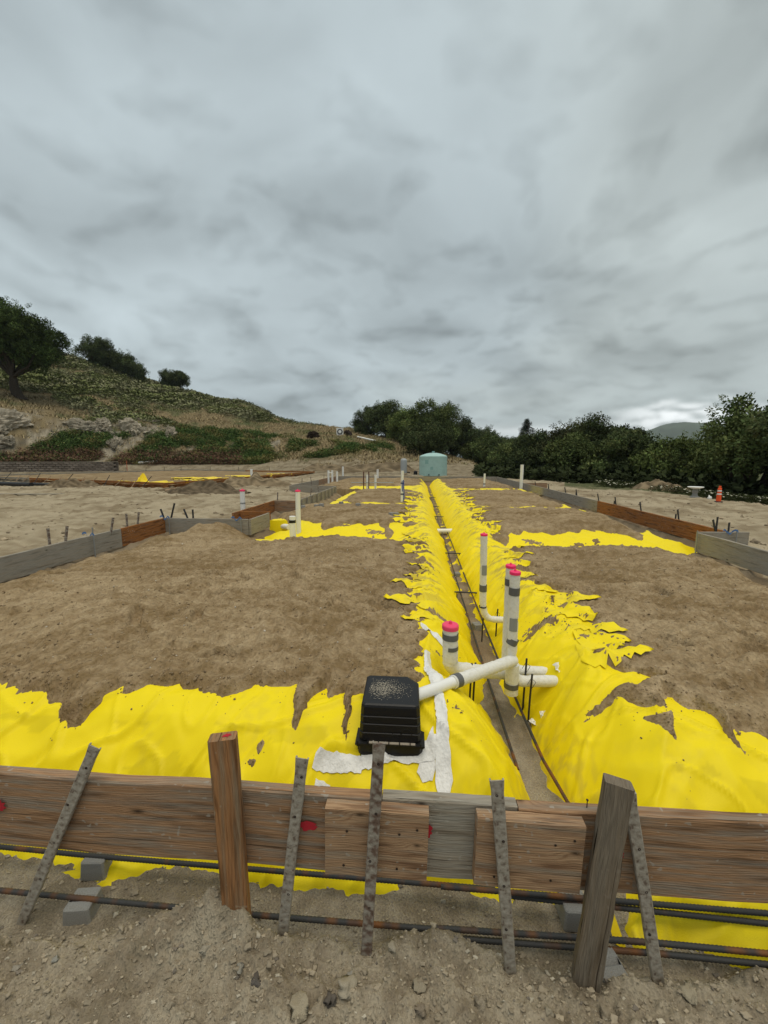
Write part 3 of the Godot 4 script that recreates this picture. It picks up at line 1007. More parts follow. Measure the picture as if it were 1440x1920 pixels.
func tree(called: String, label: String, group: String, base: Vector3, H: float, W: float, seed_: int, tone: Color, bare := 0.24, dense := 1.0, pine := false) -> Node3D:
	var g := RandomNumberGenerator.new()
	g.seed = seed_
	var o := thing(called, label, "tree", base, group)
	var lobes := []
	var nl := 13 + int(W * 1.3)
	var cy := H * (bare + (1.0 - bare) * 0.5)
	var ry := H * (1.0 - bare) * 0.5
	for i in nl:
		var d := Vector3(g.randfn(), g.randfn() * 0.8, g.randfn()).normalized()
		var q := pow(g.randf(), 0.45) * 1.12
		var r := W * g.randf_range(0.14, 0.23)
		var p := Vector3(d.x * (W * 0.5 - r) * q, cy + d.y * (ry - r * 0.75) * q, d.z * (W * 0.5 - r) * q)
		if pine:
			var t := (i + 0.5) / nl
			var a := g.randf() * TAU
			r = W * lerpf(0.26, 0.12, t) * g.randf_range(0.7, 1.2)
			p = Vector3(cos(a) * W * 0.26 * (1.0 - t * 0.75), H * lerpf(bare + 0.05, 0.95, t), sin(a) * W * 0.26 * (1.0 - t * 0.75))
		lobes.append([p, r])
	# trunk and limbs
	var st := new_st()
	var lean := Vector3(g.randfn() * 0.05, 0, g.randfn() * 0.05) * H
	var fork := Vector3(lean.x * 0.6, H * (bare * 1.05 if not pine else 0.5), lean.z * 0.6)
	var tr := 0.036 * H + 0.05
	if pine:
		tr *= 0.55
	var pts := []
	var rad := PackedFloat32Array()
	for k in 7:
		var t := k / 6.0
		pts.append(Vector3(0, -0.4, 0).lerp(fork, t) + Vector3(sin(t * 5.0 + seed_), 0, cos(t * 4.0 + seed_)) * tr * 0.35)
		rad.append(tr * (1.35 - 0.6 * t) * (1.25 if k == 0 else 1.0))
	if pine:
		pts.append(Vector3(lean.x, H * 0.96, lean.z))
		rad.append(0.03)
	tube(st, PackedVector3Array(pts), rad, 9, false)
	for l in lobes:
		var a: Vector3 = pts[6] if not pine else Vector3(0, l[0].y - 0.2, 0)
		var b: Vector3 = l[0]
		var m := a.lerp(b, 0.5) + Vector3(g.randfn() * 0.06, -0.04, g.randfn() * 0.06) * H
		tube(st, PackedVector3Array([a, a.lerp(m, 0.5) + Vector3(0, 0.01 * H, 0), m, b]), PackedFloat32Array([tr * 0.5, tr * 0.36, tr * 0.25, tr * 0.08]), 6, false)
	part("trunk", st.commit(), M.bark, o)
	# crown
	var xf := []
	var cols := []
	var size := clampf(W * 0.12, 0.45, 0.95)
	for l in lobes:
		var r: float = l[1]
		var n := int(dense * 13.0 * pow(r / size, 2.0) + 14)
		var lt := g.randf_range(0.7, 1.4)
		for k in n:
			var d := Vector3(g.randfn(), g.randfn(), g.randfn()).normalized()
			if d.y < -0.3 and g.randf() < 0.6:
				d.y = -d.y
			var p: Vector3 = l[0] + d * r * pow(g.randf(), 0.3) * Vector3(1, 0.8, 1)
			if N1.get_noise_3d(p.x * 0.65 + seed_, p.y * 0.65, p.z * 0.65) > 0.34:
				continue
			var s := size * g.randf_range(0.6, 1.15)
			xf.append(Transform3D(Basis(Vector3.UP, g.randf() * TAU).rotated(Vector3.RIGHT, g.randfn() * 0.6).scaled(Vector3.ONE * s), p))
			var v := lt * g.randf_range(0.65, 1.5)
			cols.append(Color(tone.r * v * g.randf_range(0.9, 1.15), tone.g * v, tone.b * v))
		# loose sprays that break the outline
		for k in int(n * 0.22):
			var d := Vector3(g.randfn(), g.randfn() * 0.7 + 0.3, g.randfn()).normalized()
			var p: Vector3 = l[0] + d * r * g.randf_range(1.0, 1.22)
			var s := size * g.randf_range(0.3, 0.55)
			xf.append(Transform3D(Basis(Vector3.UP, g.randf() * TAU).scaled(Vector3.ONE * s), p))
			cols.append(tone * g.randf_range(0.85, 1.4))
	scatter("crown", LEAFN if pine else LEAF, M.leaf, xf, cols, o).set_meta("kind", "stuff")
	return o

func polar(az: float, r: float, drop := 0.0) -> Vector3:
	var a := deg_to_rad(az)
	var x := sin(a) * r
	var z := -cos(a) * r
	return Vector3(x, land(x, z) - drop, z)

# ------------------------------------------------------------------ site things
func board(label: String, p0: Vector3, p1: Vector3, h: float, m: Material, seed_: int, group: String, t := 0.038, called := "form_board") -> MeshInstance3D:
	var L := p0.distance_to(p1)
	var o := solo(called, plank(L, h, t, seed_, 0.002, maxi(8, int(L * 8)), seed_ * 0.37), m, label, "board", Vector3.ZERO, group)
	lay(o, p0, p1)
	return o

func stake_mesh(L: float, w: float, d: float, th: float, seed_: int) -> ArrayMesh:
	# pressed steel channel, hammered flat and flared at the head; local Y up from 0 to L, open side to -Z
	var st := new_st()
	var n := 18
	var prof := func(y: float) -> PackedVector2Array:
		var head := ss(L - 0.03, L, y)
		var ww := w * (1.0 + 0.14 * head) * (1.0 - 0.35 * ss(0.1, 0.0, y))
		var bend := N1.get_noise_2d(y * 4.0 + seed_ * 9.0, 1.0) * 0.002
		var e := N1.get_noise_2d(y * 30.0 + seed_ * 9.0, 7.0) * 0.0012
		return PackedVector2Array([Vector2(-ww / 2 + e, -d + bend), Vector2(-ww / 2 + e, -0.003 + bend), Vector2(-ww / 2 + 0.003 + e, bend), Vector2(ww / 2 - 0.003 - e, bend), Vector2(ww / 2 - e, -0.003 + bend), Vector2(ww / 2 - e, -d + bend), Vector2(ww / 2 - th, -d + bend), Vector2(ww / 2 - th, -th + bend), Vector2(-ww / 2 + th, -th + bend), Vector2(-ww / 2 + th, -d + bend)])
	for i in n:
		var y0 := L * i / n
		var y1 := L * (i + 1) / n
		var a: PackedVector2Array = prof.call(y0)
		var b: PackedVector2Array = prof.call(y1)
		for k in 10:
			var k2 := (k + 1) % 10
			var A := Vector3(a[k].x, y0, a[k].y)
			var B := Vector3(a[k2].x, y0, a[k2].y)
			var Cc := Vector3(b[k2].x, y1, b[k2].y)
			var D := Vector3(b[k].x, y1, b[k].y)
			quad(st, A, D, Cc, B)
	var t: PackedVector2Array = prof.call(L)
	for f in [[1, 2, 3, 4], [0, 1, 8, 9], [4, 5, 6, 7], [1, 4, 7, 8]]:
		var q := []
		for k in f:
			q.append(Vector3(t[k].x, L - N1.get_noise_1d(k * 3.0) * 0.002, t[k].y))
		quad(st, q[0], q[1], q[2], q[3], Vector3.UP)
	return st.commit()

func steel_stake(label: String, foot: Vector3, top: Vector3, w: float, m: Material, seed_: int) -> void:
	var o := thing("steel_stake", label, "stake", foot, "steel stakes along the front form")
	aim(o, foot, top)
	var L := foot.distance_to(top)
	var ch := part("channel", stake_mesh(L, w, 0.011, 0.004, seed_), m, o)
	for k in 4:
		var y := L * (0.32 + 0.19 * k) + 0.01 * seed_
		if y < L - 0.03:
			var c := part("nail_hole", lathe([Vector2(0.0035, -0.002), Vector2(0.0045, 0.0012), Vector2(0.003, 0.0018), Vector2(0.0001, -0.001)], 10), M.nail, ch, Vector3(0.006 * sin(k * 2.0 + seed_), y, 0))
			c.rotation.x = PI / 2

func rebar_mesh(pts: Array, r: float, seed_: int, rusty := 0.5) -> ArrayMesh:
	var path := PackedVector3Array()
	var rad := PackedFloat32Array()
	var cols := []
	var total := 0.0
	for i in pts.size() - 1:
		total += (pts[i + 1] as Vector3).distance_to(pts[i])
	var n := int(total / 0.0065)
	var acc := 0.0
	for i in pts.size() - 1:
		var a: Vector3 = pts[i]
		var b: Vector3 = pts[i + 1]
		var k := maxi(2, int(n * a.distance_to(b) / total))
		for j in k:
			path.append(a.lerp(b, j / float(k)))
	path.append(pts[-1])
	for i in path.size():
		rad.append(r * (1.10 if i % 2 == 0 else 0.94))
		var v := N3.get_noise_2d(i * 0.004 * (0.0065 / 0.0065) * 3.0, seed_ * 11.0) + N1.get_noise_2d(i * 0.09, seed_ * 5.0) * 0.5
		var q := clampf(rusty - 0.45 + v * 1.6, 0.0, 1.0)
		cols.append(Color(.055, .055, .056).lerp(Color(.20, .085, .03), q))
	var st := new_st()
	tube(st, path, rad, 8, true, cols)
	return st.commit()

func dobie_mesh() -> ArrayMesh:
	# small cast block: battered sides, chamfered edge, a groove across the top for the bar
	var st := new_st()
	var b := 0.046
	var t := 0.041
	var h := 0.07
	var c := 0.006
	var ring := func(s: float, y: float) -> Array:
		return [Vector3(-s + c, y, s), Vector3(s - c, y, s), Vector3(s, y, s - c), Vector3(s, y, -s + c), Vector3(s - c, y, -s), Vector3(-s + c, y, -s), Vector3(-s, y, -s + c), Vector3(-s, y, s - c)]
	var rings := [ring.call(b, 0.0), ring.call(t, h - 0.004), ring.call(t - 0.004, h)]
	for i in 2:
		for k in 8:
			quad(st, rings[i][k], rings[i + 1][k], rings[i + 1][(k + 1) % 8], rings[i][(k + 1) % 8])
	var s := t - 0.004
	# top: two lands with a groove along x
	var gz := 0.011
	quad(st, Vector3(-s, h, -s), Vector3(s, h, -s), Vector3(s, h, -gz), Vector3(-s, h, -gz), Vector3.UP)
	quad(st, Vector3(-s, h, gz), Vector3(s, h, gz), Vector3(s, h, s), Vector3(-s, h, s), Vector3.UP)
	quad(st, Vector3(-s, h, -gz), Vector3(s, h, -gz), Vector3(s, h - 0.012, 0), Vector3(-s, h - 0.012, 0))
	quad(st, Vector3(-s, h - 0.012, 0), Vector3(s, h - 0.012, 0), Vector3(s, h, gz), Vector3(-s, h, gz))
	return st.commit()

func cap_mesh(r: float) -> ArrayMesh:
	return lathe([Vector2(r * 1.0, -r * 0.55), Vector2(r * 1.10, -r * 0.5), Vector2(r * 1.10, 0.0), Vector2(r * 1.0, r * 0.12), Vector2(r * 0.3, r * 0.18), Vector2(0.0001, r * 0.19)], 20)

func cap(r: float, m: Material, o: Node, at: Vector3) -> void:
	var c := part("cap", cap_mesh(r), m, o, at)
	part("knob", lathe([Vector2(r * 0.24, r * 0.17), Vector2(r * 0.18, r * 0.5), Vector2(r * 0.09, r * 0.62), Vector2(0.0001, r * 0.64)], 12), m, c)

func band(o: Node3D, c: Vector3, dir: Vector3, r: float, w: float, m: Material, called := "tape_band") -> void:
	var d := dir.normalized()
	part(called, tube_mesh([c - d * w / 2, c - d * w * 0.17, c + d * w * 0.17, c + d * w / 2], r + 0.0025, 18, false), m, o)

func wrapped(path: Array, r: float, seed_: int, bend := 0.09) -> ArrayMesh:
	# foam sleeve: a little lumpy, with a spiral seam
	var sm := smooth_path(path, bend, 6)
	var pts := PackedVector3Array()
	for i in sm.size() - 1:
		var k := maxi(1, int((sm[i + 1] as Vector3).distance_to(sm[i]) / 0.02))
		for j in k:
			pts.append((sm[i] as Vector3).lerp(sm[i + 1], j / float(k)))
	pts.append(sm[-1])
	var rad := PackedFloat32Array()
	for i in pts.size():
		var seam := 0.004 if i % 9 == 0 else 0.0
		rad.append(r * (1.0 + 0.04 * N1.get_noise_2d(i * 0.7, seed_ * 13.0)) - seam)
	var st := new_st()
	tube(st, pts, rad, 18, true)
	return st.commit()

func stub(label: String, foot: Vector3, top: float, r: float, cap_m: Material, group := "white pipe stubs standing in the pads", bands := 0, m: Material = null) -> Node3D:
	var o := thing("pipe_stub", label, "pipe", foot, group)
	var h := top - foot.y
	part("pipe", tube_mesh([Vector3(0, -0.25, 0), Vector3(0, h * 0.5, 0), Vector3(0.004, h, 0)], r, 16, true), M.pvc if m == null else m, o)
	if cap_m != null:
		cap(r, cap_m, o, Vector3(0.004, h, 0))
	for k in bands:
		band(o, Vector3(0, h * (0.25 + 0.35 * k), 0), Vector3.UP, r + 0.001, r * 1.1, M.duct)
	return o

func drape(outline: Array, lift: float, cell: float, seed_: int, crumple := 0.006) -> ArrayMesh:
	# a patch of tape laid over the barrier; outline in (x, z)
	var poly := PackedVector2Array(outline)
	var lo := poly[0]
	var hi := poly[0]
	for p in poly:
		lo = lo.min(p)
		hi = hi.max(p)
	var st := new_st()
	var y := func(x: float, z: float) -> float:
		return maxf(barrier(x, z), sand(x, z) - 0.006) + lift + absf(NR.get_noise_2d(x * 8.0 + seed_ * 5.0, z * 8.0)) * crumple
	var x := lo.x
	while x < hi.x:
		var z := lo.y
		while z < hi.y:
			var sq := PackedVector2Array([Vector2(x, z), Vector2(x + cell, z), Vector2(x + cell, z + cell), Vector2(x, z + cell)])
			for piece in Geometry2D.intersect_polygons(sq, poly):
				var ids := Geometry2D.triangulate_polygon(piece)
				for k in ids:
					var p: Vector2 = piece[k]
					var e := 0.008
					var gx: float = (y.call(p.x + e, p.y) - y.call(p.x - e, p.y)) / (2 * e)
					var gz: float = (y.call(p.x, p.y + e) - y.call(p.x, p.y - e)) / (2 * e)
					st.set_normal(Vector3(-gx, 1, -gz).normalized())
					st.add_vertex(Vector3(p.x, y.call(p.x, p.y), p.y))
			z += cell
		x += cell
	return st.commit()

func ragged(pts: Array, step: float, amp: float, seed_: int) -> Array:
	var out := []
	for i in pts.size():
		var a: Vector2 = pts[i]
		var b: Vector2 = pts[(i + 1) % pts.size()]
		var n := maxi(1, int(a.distance_to(b) / step))
		for k in n:
			var t := k / float(n)
			var p := a.lerp(b, t)
			out.append(p + Vector2(N1.get_noise_2d(p.x * 60 + seed_, p.y * 60), N1.get_noise_2d(p.x * 60, p.y * 60 + seed_ + 40)) * amp)
	return out

func mound(label: String, c: Vector3, rx: float, rz: float, h: float, seed_: int, tone: Color, called := "dirt_pile") -> void:
	var V := PackedVector3Array()
	var NN := PackedVector3Array()
	var CC := PackedColorArray()
	var I := PackedInt32Array()
	var nr := 26
	var na := 60
	var hh := func(u: float, v: float) -> float:
		var q := sqrt(u * u + v * v)
		return h * (maxf(0.0, 1.0 - q * (0.85 + 0.25 * N1.get_noise_2d(u * 1.3 + seed_, v * 1.3))) ) * (1.0 + 0.5 * N1.get_noise_2d(u * 2.0 + seed_ * 3.0, v * 2.0)) + N1.get_noise_2d(u * 9.0, v * 9.0 + seed_) * h * 0.06 - 0.06
	for i in nr + 1:
		for k in na + 1:
			var q := 1.15 * i / nr
			var a := TAU * k / na
			var u := cos(a) * q
			var v := sin(a) * q
			V.append(Vector3(u * rx, hh.call(u, v), v * rz))
			var e := 0.03
			NN.append(Vector3(-(hh.call(u + e, v) - hh.call(u - e, v)) / (2 * e * rx), 1, -(hh.call(u, v + e) - hh.call(u, v - e)) / (2 * e * rz)).normalized())
			var s := 0.85 + 0.5 * N1.get_noise_2d(u * 5.0 + seed_, v * 5.0)
			CC.append(tone * s)
	for i in nr:
		for k in na:
			var a := i * (na + 1) + k
			I.append_array([a, a + na + 1, a + 1, a + 1, a + na + 1, a + na + 2])
	solo(called, arr_mesh(V, NN, CC, I), M.dirt, label, "dirt pile", c)

# ------------------------------------------------------------------ the scene
func _ready() -> void:
	rng.seed = 12345
	for n in [N1, N3, NR]:
		n.frequency = 1.0
		n.noise_type = FastNoiseLite.TYPE_SIMPLEX_SMOOTH
	N1.seed = 1
	N1.fractal_type = FastNoiseLite.FRACTAL_NONE
	N3.seed = 2
	N3.fractal_octaves = 3
	NR.seed = 3
	NR.fractal_type = FastNoiseLite.FRACTAL_RIDGED
	NR.fractal_octaves = 2

	var cam := Camera3D.new()
	cam.name = "camera"
	cam.fov = 106.0
	cam.near = 0.05
	cam.far = 6000.0
	cam.position = Vector3(0, 1.08, 0)
	cam.rotation_degrees = Vector3(-7.9, 5.1, 0)
	add_child(cam)
	cam.current = true

	var env := Environment.new()
	env.background_mode = Environment.BG_SKY
	env.sky = Sky.new()
	env.sky.sky_material = make_sky()
	env.ambient_light_source = Environment.AMBIENT_SOURCE_SKY
	env.tonemap_mode = Environment.TONE_MAPPER_LINEAR
	env.tonemap_exposure = 1.15
	env.sdfgi_enabled = true
	env.ssao_enabled = true
	env.ssil_enabled = true
	env.fog_enabled = true
	env.fog_density = 0.00016
	env.fog_light_color = Color(0.78, 0.83, 0.85)
	var we := WorldEnvironment.new()
	we.name = "environment"
	we.environment = env
	add_child(we)

	var sun := DirectionalLight3D.new()
	sun.name = "sun"
	sun.light_energy = 0.5
	sun.light_angular_distance = 50.0
	sun.light_color = Color(1.0, 0.95, 0.86)
	sun.shadow_enabled = true
	sun.rotation_degrees = Vector3(-80, 30, 0)
	add_child(sun)

	make_materials()
	make_leaf_meshes()
	build_land()
	build_pads()
	build_hill()
	build_forms_front()
	build_footing_steel()
	build_pipes()
	build_side_forms()
	build_second_pad()
	build_far_things()
	build_trees()
	build_small_stones()

func build_land() -> void:
	var all := func(_x, _z, _y): return true
	var nx0 := -1.75
	var nx1 := 1.5
	var nz0 := -1.75
	var nz1 := -0.45
	var near := grid(steps(nx0, nx1, 0.0065), steps(nz0, nz1, 0.0065), dirt, dirt_col, all)
	struct("ground", near, M.dirt)
	var tr := grid(steps(0.2, 1.05, 0.013), steps(-7.0, nz0, 0.013), dirt, dirt_col, all)
	struct("ground", tr, M.dirt)
	var tr2 := grid(steps(0.1, 1.1, 0.04), steps(-23.4, -7.0, 0.04), dirt, dirt_col, all)
	struct("ground", tr2, M.dirt)
	# everything else, in rings that widen with the distance
	for half in 2:
		var r0 := 0.5 if half == 0 else 31.9
		var r1 := 32.0 if half == 0 else 420.0
		var f := 1.016
		var nr := int(log(r1 / r0) / log(f)) + 1
		var azs := PackedFloat32Array()
		for a in range(-180, -70, 5):
			azs.append(a)
		azs.append_array(steps(-70.0, 62.0, 0.17))
		for a in range(65, 181, 5):
			azs.append(a)
		var na := azs.size()
		var V := PackedVector3Array()
		var CC := PackedColorArray()
		var ok := PackedByteArray()
		for i in nr + 1:
			var r := r0 * pow(r1 / r0, i / float(nr))
			if half == 0 and i == 0:
				r = 0.002
			for k in na:
				var a := deg_to_rad(azs[k])
				var x := sin(a) * r
				var z := -cos(a) * r
				var y := dirt(x, z) if half == 0 else land(x, z)
				var hide := inside(x, z) > 1.0 or (x > nx0 + 0.03 and x < nx1 - 0.03 and z > nz0 + 0.03 and z < nz1 - 0.03)
				if x > nx0 and x < nx1 and z > nz0 and z < nz1:
					y -= 0.012
				V.append(Vector3(x, y, z))
				ok.append(0 if hide else 1)
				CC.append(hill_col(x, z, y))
		var NN := PackedVector3Array()
		var I := PackedInt32Array()
		for i in nr + 1:
			for k in na:
				var pa := V[i * na + maxi(k - 1, 0)]
				var pb := V[i * na + mini(k + 1, na - 1)]
				var pc := V[maxi(i - 1, 0) * na + k]
				var pd := V[mini(i + 1, nr) * na + k]
				NN.append((pb - pa).cross(pd - pc).normalized())
		for i in nr:
			for k in na - 1:
				var a := i * na + k
				if ok[a] + ok[a + 1] + ok[a + na] + ok[a + na + 1] == 0:
					continue
				I.append_array([a, a + na, a + na + 1, a, a + na + 1, a + 1])
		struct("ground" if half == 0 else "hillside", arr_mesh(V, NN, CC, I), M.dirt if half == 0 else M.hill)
	# far range
	var st := new_st()
	var n := 90
	var prev := []
	for i in n + 1:
		var az := lerpf(8.0, 60.0, i / float(n))
		var top := table(tab([8, 2.0, 20, 2.4, 25.5, 2.9, 26.6, 3.42, 27.6, 3.5, 28.4, 3.25, 29.3, 3.55, 30.2, 3.95, 31.5, 4.12, 32.8, 4.12, 34.2, 3.95, 35.2, 3.8, 38, 3.2, 44, 3.0, 60, 2.5]), az)
		var col := []
		for j in 9:
			var t := j / 8.0
			var r := lerpf(1300.0, 2100.0, t)
			var y := 2100.0 * tan(deg_to_rad(top)) * (1.0 - pow(1.0 - t, 1.7)) + N3.get_noise_2d(az * 0.9, t * 3.0) * 18.0 * t * (1.0 - t) * 3.0
			var a := deg_to_rad(az)
			col.append(Vector3(sin(a) * r, y - 10.0 * (1.0 - t), -cos(a) * r))
		col.append(Vector3(col[8].x * 1.3, -20, col[8].z * 1.3))
		if i > 0:
			for j in 9:
				for q in [prev[j], prev[j + 1], col[j + 1], prev[j], col[j + 1], col[j]]:
					st.set_smooth_group(0)
					var v := 0.8 + 0.8 * N3.get_noise_2d(q.x * 0.006, q.z * 0.006 + q.y * 0.01)
					st.set_color(Color(v, v, v))
					st.add_vertex(q)
		prev = col
	st.index()
	st.generate_normals()
	struct("distant_hill", st.commit(), M.far_hill)

func build_pads() -> void:
	var parts_s := [[-2.6, 2.3, -4.0, -1.3, 0.0125], [-4.7, -2.6, -4.0, -1.3, 0.03], [2.3, 4.2, -4.0, -1.3, 0.025], [-4.7, 4.7, -9.0, -4.0, 0.03], [-5.1, 4.75, -23.5, -9.0, 0.055]]
	var sh := thing("vapor_barrier", "bright yellow plastic vapour barrier lining the trench and pad edges", "plastic sheet", Vector3.ZERO)
	for p in parts_s:
		var xs := steps(p[0], p[1], p[4])
		var zs := steps(p[2], p[3], p[4])
		var ks := func(x, z, y):
			return inside(x, z) > 0.05 and (y > dirt_low(x, z))
		var me := grid(xs, zs, sand, sand_col, func(x, z, y): return inside(x, z) > 0.02 and y > barrier0(x, z) - 0.075)
		struct("sand_fill", me, M.sand)
		me = grid(xs, zs, barrier, barrier_col, func(x, z, y): return inside(x, z) > 0.02 and cover(x, z) < 0.22 and (y > -0.68))
		part("sheet", me, M.barrier, sh)
	# the part of the sheet that reaches under the front form
	var me2 := grid(steps(-2.6, 1.9, 0.015), steps(-1.3, -1.13, 0.015), barrier, barrier_col, func(_x, _z, y): return y > -0.66)
	part("sheet", me2, M.barrier, sh)
	# loose flap that sticks out beside the grey post
	var st := new_st()
	var A := Vector3(0.675, -0.50, -1.235)
	for q in [[A, A + Vector3(0.03, -0.005, 0.0), A + Vector3(0.05, -0.075, 0.075), A + Vector3(0.015, -0.07, 0.06)]]:
		quad(st, q[0], q[1], q[2], q[3])
	part("flap", st.commit(), M.barrier.duplicate(), sh).material_override.albedo_color = lin(.90, .66, .012)
	# torn tongues of the sheet that lie on the sand along both lips of the trench
	var fg := RandomNumberGenerator.new()
	fg.seed = 61
	for k in 52:
		var z := -2.3 - 12.0 * pow((k + fg.randf()) / 52.0, 1.4)
		var left := k % 2 == 0
		var x0 := table(XL, z) + 0.15 if left else table(XR, z) - 0.15
		if left and z > -2.9:
			continue
		var L := fg.randf_range(0.22, 0.44) * (1.0 + 0.03 * -z)
		var W := fg.randf_range(0.07, 0.17) * (1.0 + 0.03 * -z)
		var dirv := Vector2(-1.0 if left else 1.0, fg.randf_range(-0.15, 0.75)).normalized()
		part("flap", tongue(Vector2(x0, z), dirv, L, W, k), M.barrier, sh)
	# seam tape: white strips round the sump box and along the trench lip
	var strips := [
		[[-.455, -1.515], [-.45, -1.56], [-.39, -1.575], [-.30, -1.585], [-.235, -1.585], [-.235, -1.555], [-.24, -1.535], [-.33, -1.525]],
		[[-.25, -1.60], [-.10, -1.625], [.04, -1.64], [.15, -1.665], [.155, -1.60], [.05, -1.575], [-.08, -1.565], [-.24, -1.545]],
		[[.095, -1.90], [.14, -1.90], [.150, -1.8], [.155, -1.65], [.165, -1.52], [.145, -1.475], [.10, -1.48], [.09, -1.53], [.10, -1.7]],
		[[.06, -1.66], [.085, -1.7], [.09, -1.56], [.075, -1.525], [.035, -1.52], [.01, -1.55], [.03, -1.60]],
		[[-.435, -1.495], [-.37, -1.49], [-.365, -1.45], [-.44, -1.452]],
		[[.05, -2.34], [.085, -2.36], [.10, -2.15], [.15, -2.0], [.15, -1.93], [.08, -1.95], [.045, -2.1]],
		[[.03, -2.70], [.16, -2.60], [.20, -2.56], [.20, -2.52], [.12, -2.545], [.03, -2.66]],
	]
	for k in strips.size():
		var pts := []
		for p in strips[k]:
			pts.append(Vector2(p[0], p[1]))
		part("tape_strip", drape(ragged(pts, 0.015, 0.004, k), 0.005 + 0.002 * (k % 3), 0.014, k, 0.005), M.tape, sh)

func tongue(at: Vector2, dirv: Vector2, L: float, W: float, seed_: int) -> ArrayMesh:
	var V := PackedVector3Array()
	var NN := PackedVector3Array()
	var CC := PackedColorArray()
	var I := PackedInt32Array()
	var nu := 14
	var nv := 6
	var across := Vector2(-dirv.y, dirv.x)
	for i in nu + 1:
		var u := i / float(nu)
		for j in nv + 1:
			var e := j / float(nv) * 2.0 - 1.0
			var w := W * pow(1.0 - u, 0.7) * (1.0 + 0.7 * N1.get_noise_2d(u * 6.0 + seed_ * 7.0, 3.0 if e < 0 else 30.0))
			var p := at + dirv * L * u + across * e * w
			var lift := 0.004 + 0.014 * u * u * (0.5 + N1.get_noise_1d(seed_ * 5.0)) + absf(NR.get_noise_2d(p.x * 5.0, p.y * 5.0)) * 0.007 * u + 0.006 * e * e * u
			V.append(Vector3(p.x, maxf(sand(p.x, p.y), barrier(p.x, p.y)) + lift, p.y))
			CC.append(barrier_col(p.x, p.y, 0.0))
	for i in nu + 1:
		for j in nv + 1:
			var a := V[mini(i + 1, nu) * (nv + 1) + j] - V[maxi(i - 1, 0) * (nv + 1) + j]
			var b := V[i * (nv + 1) + mini(j + 1, nv)] - V[i * (nv + 1) + maxi(j - 1, 0)]
			var n := a.cross(b).normalized()
			NN.append(n if n.y > 0 else -n)
	for i in nu:
		for j in nv:
			var q := i * (nv + 1) + j
			for t in [[q, q + 1, q + nv + 1], [q + 1, q + nv + 2, q + nv + 1]]:
				var f := (V[t[2]] - V[t[0]]).cross(V[t[1]] - V[t[0]])
				I.append_array([t[0], t[1], t[2]] if f.y > 0 else [t[0], t[2], t[1]])
	return arr_mesh(V, NN, CC, I)

func dirt_low(x: float, z: float) -> float:
	return -0.7

